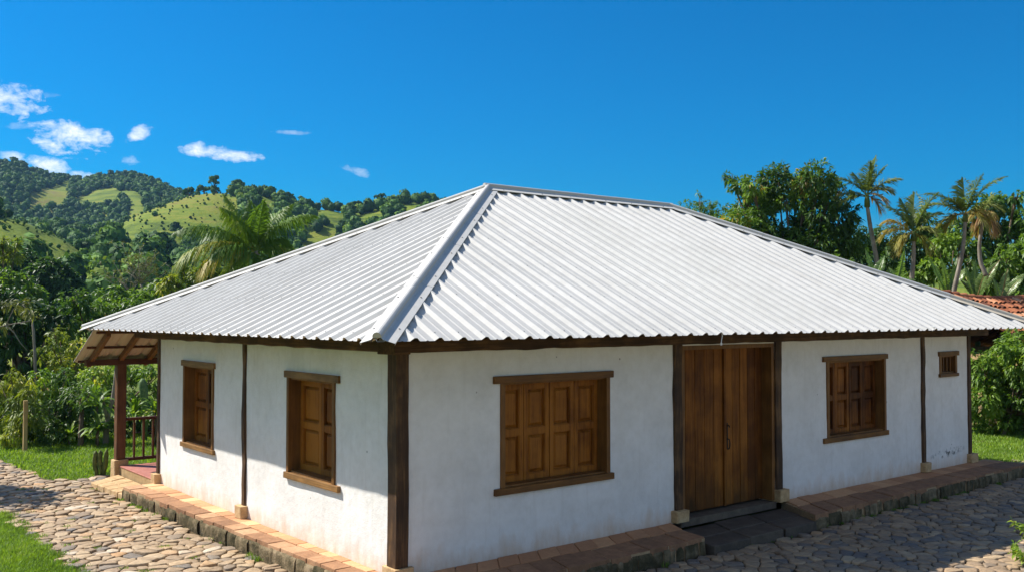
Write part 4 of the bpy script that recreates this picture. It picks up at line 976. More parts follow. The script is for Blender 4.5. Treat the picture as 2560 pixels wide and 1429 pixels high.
def palm(name, label, trunk_pts, trunk_r, fronds, r, mat, seed, shaft=None, group=None, **kw):
    """fronds: (tip u, tip y, depth bias, length factor, tint); all grow from the top of the trunk"""
    rng = np.random.default_rng(seed); T = [world_pt(u, y, r) for u, y in trunk_pts]
    base = T[0]; t = thing(name, label, 'palm tree', base, group)
    # smooth the trunk line and ring it
    n = 26; P = []; R = []
    for i in range(n + 1):
        s = i / n * (len(T) - 1); k = min(int(s), len(T) - 2); f = s - k; P.append(T[k] * (1 - f) + T[k + 1] * f)
    P = np.array(P)
    for _ in range(4): P[1:-1] = (P[:-2] + P[1:-1] * 2 + P[2:]) / 4
    mb = MB(); mb.tube(P, [trunk_r * .85 * (1.15 - .4 * i / n) * (1 + .05 * (i % 2)) for i in range(n + 1)], 10); mb.build('trunk', M['palebark'], t, smooth=True, recalc=False)
    top = P[-1]
    if shaft:
        mb = MB(); mb.tint = shaft[1]; mb.tube([top - np.array((0, 0, .05)), top + np.array((0, 0, shaft[0] * .4)), top + np.array((0, 0, shaft[0]))], [trunk_r * 1.05, trunk_r * 1.0, trunk_r * .5], 10)
        mb.build('crownshaft', mat, t, smooth=True, recalc=False); top = top + np.array((0, 0, shaft[0] * .85))
    m_ = px_m(r)
    for i, f in enumerate(fronds):
        u, y, dep, dr, tint = f[:5]; tip = world_pt(u, y, r) ; v = tip - top
        ln = np.linalg.norm(v) * (1.12 + .12 * dr); fw = FW * dep * ln
        # start higher than the chord, the droop brings the tip back down
        d0 = v / np.linalg.norm(v) + np.array((0, 0, dr * .62)) + FW * dep
        frond(t, top + rng.normal(size=3) * .03, d0, ln * math.sqrt(1 + dep * dep * .4), rng, mat, droop=dr * 1.35, tint=tint, **kw)
    return t
palm('royal_palm', 'large feathery palm with yellowing lower fronds left behind the roof', [(668, 800), (664, 740), (650, 680), (640, 628)], .17,
     [(478, 535, -.1, .7, .25), (446, 620, .0, .8, .72), (500, 650, -.3, .9, .84), (574, 500, .2, .35, .55), (612, 505, .4, .3, .35), (590, 520, -.4, .5, .5), (700, 500, .3, .5, .4), (748, 520, -.1, .7, .4), (756, 625, .1, .8, .6), (735, 640, -.3, .9, .3), (560, 700, -.5, 1.0, .6), (640, 690, -.6, 1.1, .3), (690, 690, -.4, 1.0, .25), (520, 560, .4, .7, .3), (660, 520, -.2, .4, .3), (700, 570, .5, .8, .3), (600, 690, .2, 1.1, .65), (540, 600, -.5, .8, .35)],
     40, M['palm'], 21, None, ll=.98, nl=112, lw=.045, sag=1.15, wid=.032)
palm('slim_palm', 'tall thin palm with ragged browning fronds standing against the sky', [(2206, 740), (2198, 690), (2188, 630), (2176, 570), (2171, 535), (2168, 515)], .10,
     [(2106, 438, 0, .6, .3), (2098, 478, .2, .55, .5), (2112, 500, -.2, .6, .45), (2188, 402, .1, .2, .4), (2170, 415, -.1, .1, .3), (2208, 420, 0, .3, .45), (2224, 470, .1, .8, .7), (2216, 505, -.1, 1.0, .95), (2196, 520, .2, 1.1, .95), (2150, 430, .4, .4, .35), (2230, 440, -.3, .5, .6)],
     38, M['palm2'], 22, (.45, .45), 'palms behind the right end of the roof', ll=.62, nl=64, lw=.04, sag=.45)
palm('short_palm', 'shorter palm with yellow drooping fronds between the two taller ones', [(2272, 760), (2280, 690), (2284, 640), (2284, 600)], .10,
     [(2232, 512, .1, .5, .3), (2222, 545, -.1, .7, .85), (2206, 575, .1, .9, .8), (2268, 500, .3, .3, .3), (2322, 498, -.1, .4, .3), (2335, 530, .2, .6, .35), (2330, 570, -.3, .9, .6), (2240, 600, -.4, 1.0, .75), (2300, 490, .3, .3, .35), (2318, 620, .2, 1.0, .7), (2255, 620, -.2, 1.1, .8)],
     37, M['palm2'], 23, (.3, .4), 'palms behind the right end of the roof', ll=.72, nl=64, lw=.042, sag=.5)
palm('curved_palm', 'palm with a long curving pale trunk at right above the banana leaves', [(2380, 760), (2386, 720), (2398, 670), (2408, 620), (2412, 575), (2413, 552)], .095,
     [(2336, 468, .1, .6, .3), (2325, 505, -.1, .7, .6), (2345, 560, .1, .9, .7), (2420, 452, .3, .2, .3), (2444, 445, -.1, .3, .3), (2490, 448, .1, .5, .3), (2494, 505, -.1, .8, .6), (2470, 530, .3, .9, .8), (2372, 500, -.4, .6, .4), (2460, 560, -.3, 1.1, .75), (2375, 575, .3, 1.1, .7)],
     40, M['palm2'], 24, (.3, .5), 'palms behind the right end of the roof', ll=.72, nl=64, lw=.042, sag=.45)
palm('withered_palm', 'leaning palm with a crown of dry brown fronds beside the curving trunk', [(2466, 690), (2450, 655), (2448, 610), (2456, 560), (2462, 530)], .085,
     [(2440, 560, -.2, 1.0, .95), (2475, 565, .1, 1.0, .97), (2452, 580, .2, 1.2, .93), (2485, 535, -.2, .8, .9), (2430, 530, .2, .8, .88), (2470, 590, -.3, 1.2, 1.0), (2480, 490, .1, .4, .5)],
     41, M['palm2'], 25, None, 'palms behind the right end of the roof', ll=.45, nl=46, lw=.045, sag=.8)

# ---- banana plants
def banana_leaf(parent, base, tip, width, rng, tint, bend=.25, roll=0.0):
    base = np.array(base); tip = np.array(tip); n = 26; ch = tip - base; Ln = np.linalg.norm(ch)
    upv = np.array((0, 0, 1.0)); P = [base + ch * s + upv * Ln * bend * math.sin(PI * s) * (1 - s * .3) for s in np.linspace(0, 1, n + 1)]
    V, Fc, T = [], [], []
    for i in range(n):
        s0, s1 = i / n, (i + 1) / n
        if s0 < .13: continue
        d = unit(P[i + 1] - P[i]); side = np.cross(d, upv * .9 + RT * roll - FW * .5); side = unit(side); nn = np.cross(side, d)
        wv = lambda s: width * max(.03, math.sin(PI * min(1, (s - .1) / .9) ** .8)) * .5
        tear = rng.random() < .3; g = .12 if tear else 0.0
        for sg in (-1, 1):
            f = rng.uniform(.05, .35)
            a, b = P[i], P[i + 1]; e0 = a + side * sg * wv(s0) + nn * wv(s0) * (.35 - f) + d * .02; e1 = b + side * sg * wv(s1) * (1 - g) + nn * wv(s1) * (.35 - f) - d * Ln / n * g * 2
            k = len(V); V += [a, (a + e0) / 2 + nn * wv(s0) * .16, e0, e1, (b + e1) / 2 + nn * wv(s1) * .16, b]; Fc += [(k, k + 1, k + 4, k + 5), (k + 1, k + 2, k + 3, k + 4)]
            T += [tint + rng.normal(0, .05)] * 6
    mb = MB(); mb.tint = min(1, tint + .25); mb.tube(P, [.028 * (1.1 - s) + .006 for s in np.linspace(0, 1, n + 1)], 6); k = len(V)
    V += [np.array(p) for p in mb.v]; T += mb.t; Fc += [tuple(k + q for q in f) for f in mb.f if len(f) == 4]
    mesh_np('leaf', V, Fc, M['banana'], parent, np.clip(T, 0, 1), True)
def banana(label, u0, y0, r, lv, seed):
    rng = np.random.default_rng(seed); b = world_pt(u0, y0, r); g = np.array((b[0], b[1], -.3))
    t = thing('banana_plant', label, 'banana plant', g, 'banana plants behind the roof')
    mb = MB(); mb.tint = .6; mb.tube([g, (g + b) / 2 + rng.normal(size=3) * .04, b], [.13, .11, .06], 10); mb.build('stem', M['banana'], t, smooth=True, recalc=False)
    for (u, y, dep, w, tint, bend, roll) in lv:
        banana_leaf(t, b, world_pt(u, y, r + dep), w, rng, tint, bend, roll)
banana('banana plant with one upright leaf beside the slim palm trunk', 2186, 712, 33, [(2163, 622, 0, .42, .35, .06, .3), (2212, 640, .3, .36, .3, .1, -.2), (2222, 690, -.3, .4, .4, .25, 0), (2150, 690, .2, .4, .35, .2, 0), (2205, 660, -.2, .34, .45, .1, .3)], 31)
banana('banana plant with a broad leaf leaning right towards the short palm', 2236, 722, 32.5, [(2262, 622, 0, .38, .45, -.06, .4), (2222, 668, .2, .4, .55, .15, 0), (2272, 680, -.2, .42, .4, .12, .2), (2205, 690, -.4, .4, .35, .3, 0), (2290, 700, .2, .4, .5, .2, .1)], 32)
banana('banana plant with tall leaves left of the curving palm trunk', 2372, 745, 41.5, [(2322, 640, 0, .44, .5, -.05, .2), (2352, 645, -.3, .4, .35, .08, 0), (2398, 655, .3, .42, .4, .08, .1), (2310, 742, -.4, .36, .97, .35, 0), (2420, 668, .2, .42, .6, .15, -.2), (2345, 705, .3, .4, .4, .2, 0)], 33)
banana('banana plant with wide grey green leaves above the tile roof', 2440, 755, 41.5, [(2410, 660, .2, .42, .55, .05, .2), (2438, 650, .3, .4, .45, .05, 0), (2470, 668, -.2, .46, .65, .1, -.1), (2500, 650, .2, .44, .72, .1, .2), (2405, 700, .4, .4, .4, .2, 0), (2475, 710, -.2, .4, .4, .2, 0)], 34)
banana('banana plant with long flat leaves reaching the right picture edge', 2500, 765, 41.5, [(2572, 680, .2, .42, .62, .12, 0), (2545, 700, .3, .4, .55, .2, 0), (2480, 690, 0, .4, .5, .15, .2), (2520, 672, .3, .38, .7, .05, -.2), (2530, 740, -.2, .4, .4, .3, 0)], 35)

# ---- house with old clay tiles at the far right
def clay_house():
    A = world_pt(2350, 736, 35.0); B = world_pt(2760, 762, 41.5); A[2] = 4.02; B[2] = 3.72
    dr = B - A; dr[2] = 0; Lr = np.linalg.norm(dr); d = dr / Lr; nn = np.array((d[1], -d[0], 0))      # towards the viewer side
    if nn @ (CAM - A) < 0: nn = -nn
    run, drop = 3.9, 1.72
    e = thing('tile_roofed_house', 'low outbuilding with weathered red clay tile roof behind the hedge', 'house', (A[0], A[1], -.3))
    mb = MB(); rng = np.random.default_rng(5); cols = int(Lr / .215); rows = 12
    def half(p, q, up, r0, r1, conv):
        dd = unit(q - p); s = unit(np.cross(dd, up)); k = 6; vs = []
        for c, r in ((p, r0), (q, r1)):
            for i in range(k + 1):
                t = PI * i / k; vs.append(c + s * math.cos(t) * r + up * math.sin(t) * r * (1 if conv else -.7))
        fs = [(i, i + 1, k + 2 + i, k + 1 + i) for i in range(k)]
        vs2 = [v - up * .014 for v in vs]; m_ = len(vs)
        fs += [(m_ + i, m_ + k + 1 + i, m_ + k + 2 + i, m_ + i + 1) for i in range(k)] + [(k + 1 + i, k + 2 + i, m_ + k + 2 + i, m_ + k + 1 + i) for i in range(k)]
        mb.add(vs + vs2, fs)
    up = unit(nn * drop + np.array((0, 0, run)))
    for side in (1, -1):
        n2 = nn * side; upx = unit(n2 * drop + np.array((0, 0, run)))
        for c in range(cols):
            for r_ in range(rows):
                s0 = r_ / rows; s1 = (r_ + 1.28) / rows; base = A + (B - A) * ((c + .5) / cols)
                sagz = -.10 * math.sin(PI * (c / cols) * 2.3) - .08 * math.sin(PI * s0)
                p = base + n2 * run * s0 - np.array((0, 0, drop * s0 - sagz)); q = base + n2 * run * s1 - np.array((0, 0, drop * s1 - sagz))
                mb.tint = float(np.clip(rng.normal(.42, .24), 0, 1)); j = d * rng.normal(0, .018) + upx * rng.uniform(0, .022)
                half(p + j + d * .107 - upx * .03, q + j + d * .107 - upx * .01, upx, .085, .1, False)
                mb.tint = float(np.clip(rng.normal(.45, .26), 0, 1)); j = d * rng.normal(0, .02) + upx * rng.uniform(0, .03)
                half(p + j + upx * .03, q + j + upx * .052, upx, .078, .098, True)
    rf_ = mb.build('roof', M['claytile'], e, recalc=False)
    mb = MB()
    for c in range(int(Lr / .36)):
        t0 = c / int(Lr / .36); t1 = (c + 1.15) / int(Lr / .36); mb.tint = float(np.clip(rng.normal(.5, .22), 0, 1)); z = np.array((0, 0, .05 - .10 * math.sin(PI * t0 * 2.3)))
        half(A + (B - A) * t0 + z, A + (B - A) * t1 + z + np.array((0, 0, .02)), np.array((0, 0, 1.0)), .10, .12, True)
    mb.build('ridge_tiles', M['claytile'], rf_, recalc=False)
    mb = MB()
    q0 = A + nn * (run - .55); q1 = B + nn * (run - .55); q2 = B - nn * (run - .55); q3 = A - nn * (run - .55)
    for p, q in ((q0, q1), (q1, q2), (q2, q3), (q3, q0)):
        p = np.array((p[0], p[1], .9)); q = np.array((q[0], q[1], .9)); mb.bar(p, q, .25, 2.45)
    mb.build('wall', M['slabside'], e)
    mb = MB()
    for k in range(9):
        p = A + (B - A) * (k + .5) / 9; mb.bar(p - np.array((0, 0, .14)), p + nn * (run + .02) - np.array((0, 0, drop + .13)), .09, .1)
    mb.build('rafters', M['beam_x'], rf_)
clay_house()

# ---- left side: garden behind the veranda and up the slope
GB = 'shrubs of the garden left of the veranda'
tree('dark_glossy_tree', 'large dark glossy tree at the left picture edge', 'tree', 60, 42, LB(42, (55, 775, 60), (110, 800, 52), (20, 830, 60), (128, 860, 55), (150, 790, 40), (50, 890, 60), (100, 920, 55), (-30, 780, 60), (0, 740, 34), (165, 900, 50), (20, 960, 60), (-40, 900, 60)), 'leaf_dark', r0=.2, seed=41, dens=7, k=9, Ln=.30, Wd=.42, tbase=.4, tvar=.25)
tree('bushy_tree', 'mid green bushy tree above the left eave corner', 'tree', 230, 44, LB(44, (215, 770, 38), (255, 790, 36), (190, 745, 34), (280, 770, 34), (300, 790, 30), (240, 830, 40), (290, 830, 40), (170, 820, 36), (330, 765, 26)), 'leaf_mango', r0=.13, seed=42, dens=9, k=9, Ln=.26, Wd=.4, tbase=.42, tvar=.25)
tree('croton_shrub', 'yellow flecked croton shrub left of the veranda roof', 'shrub', 180, 36, LB(36, (135, 830, 14), (150, 850, 22), (128, 862, 16), (165, 880, 30), (205, 870, 30), (150, 900, 34), (235, 890, 30), (95, 885, 18), (190, 920, 36)), 'leaf_yellow', GB, r0=.06, seed=43, dens=16, k=9, Ln=.2, Wd=.34, tbase=.45, tvar=.3, down=.2)
tree('flowering_shrub', 'wide sunlit shrub standing behind the veranda post', 'shrub', 280, 32, LB(32, (250, 930, 36), (300, 940, 40), (220, 960, 38), (345, 925, 36), (385, 940, 36), (280, 985, 36), (330, 980, 34), (375, 1000, 36), (420, 960, 36), (440, 900, 40)), 'leaf_bright', GB, r0=.06, seed=44, dens=18, k=9, Ln=.17, Wd=.38, tbase=.35, tvar=.25)
tree('garden_bush', 'big rounded bush hanging over the lawn in front of the dark tree', 'bush', 120, 30.5, LB(30.5, (110, 955, 38), (150, 980, 40), (190, 990, 36), (95, 1000, 36), (140, 1030, 42), (185, 1045, 36), (110, 1055, 30), (215, 1010, 30), (165, 940, 26), (130, 1075, 34), (175, 1085, 32), (205, 1060, 30), (95, 1085, 24), (150, 1098, 22), (115, 1100, 18)), 'leaf_mango', GB, r0=.06, seed=45, dens=22, k=9, Ln=.16, Wd=.38, tbase=.45, tvar=.22)
tree('feathery_shrub', 'light green feathery shrub around the wooden stake', 'shrub', 55, 29.8, LB(29.8, (60, 950, 20), (30, 965, 22), (75, 975, 20), (15, 990, 18), (45, 1000, 20), (90, 985, 16), (0, 960, 18), (25, 935, 12), (40, 1035, 26), (85, 1030, 26), (10, 1050, 28), (60, 1065, 28), (30, 1085, 24), (95, 1070, 24)), 'leaf_yellow', GB, r0=.04, seed=46, dens=20, k=10, Ln=.22, Wd=.22, tbase=.42, down=.8, droop=.5)
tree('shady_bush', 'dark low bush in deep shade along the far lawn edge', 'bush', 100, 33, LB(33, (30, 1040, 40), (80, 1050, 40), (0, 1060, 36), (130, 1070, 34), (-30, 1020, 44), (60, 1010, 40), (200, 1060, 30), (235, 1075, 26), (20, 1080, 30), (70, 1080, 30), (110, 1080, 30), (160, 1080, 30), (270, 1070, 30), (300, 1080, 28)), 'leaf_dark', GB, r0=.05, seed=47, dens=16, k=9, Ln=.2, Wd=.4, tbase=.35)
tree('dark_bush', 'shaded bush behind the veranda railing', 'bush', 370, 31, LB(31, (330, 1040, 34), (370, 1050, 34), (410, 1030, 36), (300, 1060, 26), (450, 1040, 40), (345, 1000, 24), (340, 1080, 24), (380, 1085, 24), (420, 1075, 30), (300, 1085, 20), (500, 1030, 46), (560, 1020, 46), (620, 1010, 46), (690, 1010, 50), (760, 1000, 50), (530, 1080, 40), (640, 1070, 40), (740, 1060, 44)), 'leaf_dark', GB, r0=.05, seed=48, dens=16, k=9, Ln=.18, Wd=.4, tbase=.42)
# slender young tree with bare grey trunk
tree('young_tree', 'young tree with a straight thin grey trunk left of the veranda post', 'tree', 206, 29, LB(29, (205, 1000, 24), (190, 985, 20), (225, 985, 22), (205, 965, 20)), 'leaf_mango', r0=.075, seed=49, fork=.72, dens=20, k=9, Ln=.15, Wd=.35, tbase=.4)
# leaning trunk
rng = np.random.default_rng(50); b = world_pt(264, 1113, 29.2); t = thing('leaning_tree', 'small tree with a slanting pale grey trunk beside the veranda post', 'tree', (b[0], b[1], -.3))
mb = MB(); mb.tube([b - np.array((0, 0, .2)), world_pt(266, 1070, 29.2), world_pt(272, 1030, 29.2), world_pt(282, 995, 29.2), world_pt(288, 950, 29.2), world_pt(290, 900, 29.2)], [.09, .075, .06, .055, .045, .03], 9); mb.tube([world_pt(268, 1050, 29.2), world_pt(262, 1020, 29.1), world_pt(258, 990, 29.1)], [.045, .035, .02], 7)
mb.build('trunk', M['palebark'], t, smooth=True, recalc=False)
crown('crown', LB(29.2, (290, 890, 22), (275, 905, 16), (305, 905, 18)), 'leaf_bright', t, rng, dens=20, k=8, Ln=.15, Wd=.35, tbase=.4)
# sword leaved plants
def sword_plant(label, u, y, r, n, ln, seed, mat='leaf_bright', gz=-.28, tint=.45):
    rng = np.random.default_rng(seed); b = world_pt(u, y, r); t = thing('sword_leaved_plant', label, 'plant', (b[0], b[1], gz), 'sword leaved plants at the lawn edge')
    g = np.array((b[0], b[1], gz)); mb = MB(); mb.tube([g, g * .5 + b * .5 + rng.normal(size=3) * .02, b], [.035, .03, .025], 7); mb.build('stem', M['bark'], t, smooth=True, recalc=False)
    V, Fc, T = [], [], []
    for i in range(n):
        az = rng.uniform(0, 2 * PI); el = rng.uniform(.1, 1.4); d = np.array((math.cos(az) * math.cos(el), math.sin(az) * math.cos(el), math.sin(el))); L_ = ln * rng.uniform(.7, 1.15); p = b.copy(); w = .055 * ln / .6; k = len(V); tt = np.clip(tint + rng.normal(0, .15), 0, 1)
        for s in range(7):
            f = s / 6; sd = unit(np.cross(d, (0, 0, 1.0))); ww = w * (.5 + 1.3 * f) * (1 - f) ** .6 + .002; nn = np.cross(sd, d)
            V += [p - sd * ww + nn * ww * .4, p.copy(), p + sd * ww + nn * ww * .4]; T += [tt] * 3
            p = p + d * L_ / 6; d = unit(d + np.array((0, 0, -.26)))
        Fc += [(k + s * 3 + q, k + s * 3 + q + 1, k + s * 3 + q + 4, k + s * 3 + q + 3) for s in range(6) for q in (0, 1)]
    mesh_np('foliage', V, Fc, M[mat], t, T, True)
sword_plant('sword leaved plant, taller one of the pair left of the leaning trunk', 243, 1015, 29.2, 26, .75, 51)
sword_plant('low sword leaved plant at the foot of the leaning trunk', 246, 1075, 28.9, 30, .7, 52)
sword_plant('sword leaved plant seen just right of the veranda post', 335, 1040, 29.0, 26, .7, 53, tint=.55)
sword_plant('small sword leaved plant near the straight grey trunk', 175, 1090, 29.3, 20, .5, 54, tint=.5)
sword_plant('bright sword leaved plant seen between railing and house wall', 388, 1030, 28.6, 22, .6, 55, tint=.65)

# column cactus, small armed cactus, stake
def ribbed(mb, pts, rad, ribs=9, depth=.16):
    seg = ribs * 2; pts = [np.array(p, float) for p in pts]; n = len(pts); vs = []
    for i, p in enumerate(pts):
        d = unit(pts[min(i + 1, n - 1)] - pts[max(i - 1, 0)]); a = unit(np.cross(d, (.2, .9, .1))); b = np.cross(d, a)
        for k in range(seg):
            t = 2 * PI * k / seg; rr = rad[i] * (1 if k % 2 else 1 - depth); vs.append(p + (a * math.cos(t) + b * math.sin(t)) * rr)
    fs = [(i * seg + k, i * seg + (k + 1) % seg, (i + 1) * seg + (k + 1) % seg, (i + 1) * seg + k) for i in range(n - 1) for k in range(seg)] + [tuple((n - 1) * seg + k for k in range(seg)), tuple(range(seg - 1, -1, -1))]
    mb.add(vs, fs)
g = world_pt(360, 1105, 29.5); mb = MB(); top = world_pt(357, 945, 29.5)
ribbed(mb, [np.array((g[0], g[1], -.3))] + [world_pt(362, 1050, 29.5), world_pt(362, 1000, 29.5), world_pt(358, 970, 29.5), world_pt(356, 955, 29.5), top], [.08, .09, .10, .12, .11, .04])
tag(mb.build('column_cactus', M['colcactus'], None, smooth=True), 'upright ribbed column cactus seen through the veranda above the railing', 'cactus')
b = np.array((-.2, 12.25, -.28))
mb = MB()
def cpt(du, dz, dd=0): return b + RT * du + np.array((0, 0, dz)) + FW * dd
for pts, rad in (([(-.07, -.03), (-.075, .10), (-.115, .22), (-.12, .36), (-.105, .50), (-.10, .57)], [.045, .05, .062, .062, .055, .02]),
                 ([(.02, -.03), (.03, .12), (.0, .26), (-.01, .40), (.0, .52), (.0, .585)], [.035, .045, .06, .058, .055, .02]),
                 ([(.09, -.03), (.085, .10), (.11, .22), (.125, .36), (.14, .52), (.15, .61)], [.045, .05, .062, .058, .05, .015])):
    ribbed(mb, [cpt(*p) for p in pts], rad, 5, .25)
mb.tube([cpt(-.11, .26), cpt(0, .29), cpt(.11, .26)], .04, 8)
tag(mb.build('armed_cactus', M['cactus'], None, smooth=True), 'small three armed cactus on the lawn edge by the veranda post', 'cactus')
g = world_pt(62, 1125, 28.5); mb = MB(); rough_post(mb, g[0] - .05, g[0] + .05, g[1] - .06, g[1] + .06, -.32, world_pt(62, 1000, 28.5)[2], .012, 8, 77)
tag(mb.build('wooden_stake', M['stake'], None, bevel=.01), 'weathered upright wooden stake at the far end of the path', 'stake')

# sapling with pale crooked branches in front of the dark tree
rng = np.random.default_rng(60); t = thing('pale_sapling', 'sapling with thin pale crooked branches in front of the dark tree', 'tree', world_pt(72, 1050, 34) * np.array((1, 1, 0)) + np.array((0, 0, -.3)))
mb = MB(); w = lambda u, y: world_pt(u, y, 34)
mb.tube([w(88, 1040), w(88, 900), w(84, 830), w(80, 795)], [.05, .045, .04, .025], 6); mb.tube([w(82, 800), w(50, 806), w(15, 812), (w(-10, 818))], [.025, .02, .015, .01], 6); mb.tube([w(15, 812), w(35, 830), w(50, 855), w(68, 875)], [.022, .018, .015, .012], 6); mb.tube([w(80, 795), w(70, 775), w(55, 760)], [.022, .016, .01], 6); mb.tube([w(15, 812), w(25, 790), w(35, 770)], [.018, .014, .008], 6)
mb.build('trunk', M['palebark'], t, smooth=True, recalc=False)
crown('crown', LB(34, (30, 770, 16), (55, 760, 14), (75, 780, 12), (5, 812, 12), (15, 760, 12), (85, 795, 8)), 'leaf_olive', t, rng, dens=22, k=8, Ln=.22, Wd=.3, tbase=.7, gap=.2)

# mid distance: dome tree, twiggy tree, shrubs on the slope
def far_tree(name, label, cat, base_u, r, lobes, n, qs, tint, seed, tr=.25, group=None, trunkmat='bark', gz=None):
    """distant tree: leaf clump crown with a limbed trunk"""
    rng = np.random.default_rng(seed); b = world_pt(base_u, 785, r); u_ = base_u; gz = height(u_, r) if gz is None else gz; b[2] = gz
    t = thing(name, label, cat, b, group)
    mb = MB(); limbs(mb, b, lobes, rng, tr, .5, 2); mb.build('trunk', M[trunkmat], t, smooth=True, recalc=False)
    VV, NN, TT = [], [], []
    for c, R in lobes:
        v, nn, tt = crown_quads(c, np.array((R, R, R * .85)), int(n * R * R), qs, rng, tint + rng.normal(0, .08)); VV.append(v); NN.append(nn); TT.append(tt)
    V = np.concatenate(VV); q = np.arange(len(V) // 4)[:, None] * 4 + np.array([[0, 1, 2, 3]])
    mesh_np('crown', V, q, M['forest'] if tint < .8 else M['leaf_mango'], t, np.concatenate(TT), True, np.concatenate(NN)); return t
tree('dome_tree', 'broad dome shaped dark tree on the slope below the pasture', 'tree', 122, 92, LB(92, (122, 700, 44), (90, 705, 36), (160, 705, 36), (70, 725, 30), (180, 725, 30), (122, 675, 30), (95, 680, 26), (150, 680, 28), (120, 735, 44), (165, 745, 30), (80, 745, 30)), 'leaf_dark', r0=.35, seed=71, dens=7, k=9, Ln=.5, Wd=.5, tbase=.42, gz=-.2)
rng = np.random.default_rng(72); b = world_pt(370, 770, 62); b[2] = -.3; t = thing('twiggy_tree', 'thin half bare tree with fine grey branches above the left roof edge', 'tree', b)
mb = MB(); w = lambda u, y, e=0: world_pt(u, y, 62 + e)
mb.tube([b, w(372, 770), w(362, 735), w(352, 710)], [.14, .1, .08, .06], 7); mb.tube([b, w(350, 770), w(325, 730), w(300, 700)], [.1, .07, .05, .03], 6)
ends = []
for i in range(26):
    s = w(352, 710) if i % 3 else w(325, 730); a = rng.uniform(-1.1, 1.1); L_ = rng.uniform(.9, 2.4); e = s + RT * math.sin(a) * L_ + np.array((0, 0, math.cos(a) * L_)) + FW * rng.uniform(-.8, .8)
    mb.tube([s, (s + e) / 2 + rng.normal(size=3) * .12, e], [.03, .02, .008], 5); ends.append(e)
    for _ in range(4):
        q = s + (e - s) * rng.uniform(.4, 1); f = q + rng.normal(size=3) * .4 + np.array((0, 0, .25)); mb.tube([q, f], [.012, .005], 4); ends.append(f)
mb.build('trunk', M['palebark'], t, smooth=True, recalc=False)
E_ = np.array(ends); V, Fc, T = rosettes(E_, unit_ax := np.tile(np.array([[0, 0, 1.0]]), (len(E_), 1)), rng, 14, .16, .35, np.full(len(E_), .5), 1.6, .1); mesh_np('crown', V, Fc, M['leaf_olive'], t, T)
S2 = 'shrubs on the slope behind the left roof edge'
tree('pale_shrub', 'yellow green shrub with pale leaf tips below the royal palm', 'shrub', 480, 56, LB(56, (470, 685, 26), (440, 700, 24), (500, 690, 28), (420, 715, 24), (530, 680, 24), (455, 660, 14), (515, 665, 16), (550, 690, 30)), 'leaf_yellow', S2, r0=.08, seed=73, dens=10, k=9, Ln=.26, Wd=.45, tbase=.4, tvar=.3)
tree('slope_shrub', 'green shrub at the foot of the twiggy tree', 'shrub', 320, 58, LB(58, (300, 735, 24), (335, 745, 26), (275, 745, 22), (385, 730, 24), (405, 715, 22), (360, 755, 30), (250, 735, 16)), 'leaf_bright', S2, r0=.07, seed=74, dens=9, k=9, Ln=.28, Wd=.45, tbase=.32)
tree('orchard_tree', 'sunlit leafy tree crown at the left edge below the pasture', 'tree', 40, 66, LB(66, (20, 700, 30), (50, 720, 30), (0, 730, 34), (85, 730, 26), (30, 745, 30), (60, 700, 18), (-30, 710, 34)), 'leaf_bright', S2, r0=.12, seed=75, dens=7, k=9, Ln=.34, Wd=.45, tbase=.25)
tree('yellow_tree', 'small tree with yellowish leaves at the left edge before the pasture', 'tree', 15, 72, LB(72, (5, 605, 14), (25, 615, 14), (40, 608, 10), (10, 630, 18), (-20, 620, 20), (30, 640, 20)), 'leaf_yellow', r0=.1, seed=76, dens=8, k=9, Ln=.34, Wd=.4, tbase=.3)
tree('round_bush', 'dark bush cluster between pasture and dome tree at the left', 'bush', 40, 100, LB(100, (40, 655, 22), (70, 645, 20), (15, 665, 22), (90, 660, 18), (0, 650, 24), (60, 670, 22), (30, 685, 24)), 'leaf_dark', r0=.15, seed=77, dens=5, k=8, Ln=.5, Wd=.5, tbase=.4)
# trees one can tell apart on the crests
CT_ = 'single trees along the hill crest'
far_tree('crest_tree', 'tall flat crowned tree standing out on the grassy hill crest', 'tree', 536, 398, LB(398, (530, 448, 9), (540, 446, 9), (525, 456, 5), (545, 458, 5), (536, 455, 7), (534, 472, 9), (540, 476, 9), dz=.2), 30, .42, .35, 81, .5, CT_)
far_tree('crest_tree', 'flat topped dark tree alone in the dip of the skyline', 'tree', 886, 398, LB(398, (874, 514, 8), (885, 511, 9), (897, 510, 9), (905, 516, 7), (880, 522, 8), (894, 521, 8), dz=.2), 30, .5, .2, 82, .5, CT_)
far_tree('crest_tree', 'open crowned tree at the left end of the right hand knoll', 'tree', 947, 398, LB(398, (941, 494, 6), (950, 491, 7), (959, 490, 6), (945, 500, 5), (956, 499, 6), dz=.2), 30, .45, .3, 83, .4, CT_)
far_tree('crest_tree', 'small two tiered tree right of the forested knoll', 'tree', 756, 398, LB(398, (752, 495, 5), (759, 499, 5), (755, 507, 6), (764, 510, 5), (748, 508, 4), dz=.2), 30, .45, .3, 84, .3, CT_)
far_tree('crest_tree', 'round tree on the left shoulder of the forested knoll', 'tree', 594, 398, LB(398, (588, 458, 8), (598, 456, 8), (604, 462, 8), (593, 466, 9), dz=.2), 30, .5, .3, 85, .4, CT_)
far_tree('crest_tree', 'broad dark tree at the saddle below the far mountain', 'tree', 472, 402, LB(402, (466, 478, 8), (476, 477, 9), (482, 484, 6), (462, 485, 6), dz=.2), 30, .5, .25, 86, .4, CT_)
far_tree('crest_tree', 'pair of low round trees left of the tall crest tree', 'tree', 508, 400, LB(400, (502, 470, 7), (512, 474, 8), (520, 474, 7), (496, 476, 6), dz=.2), 30, .5, .3, 87, .4, CT_)
far_tree('crest_tree', 'single small round tree on a stem at the knoll right end', 'tree', 722, 398, LB(398, (721, 485, 6), (725, 490, 5), dz=.2), 30, .45, .3, 88, .25, CT_)
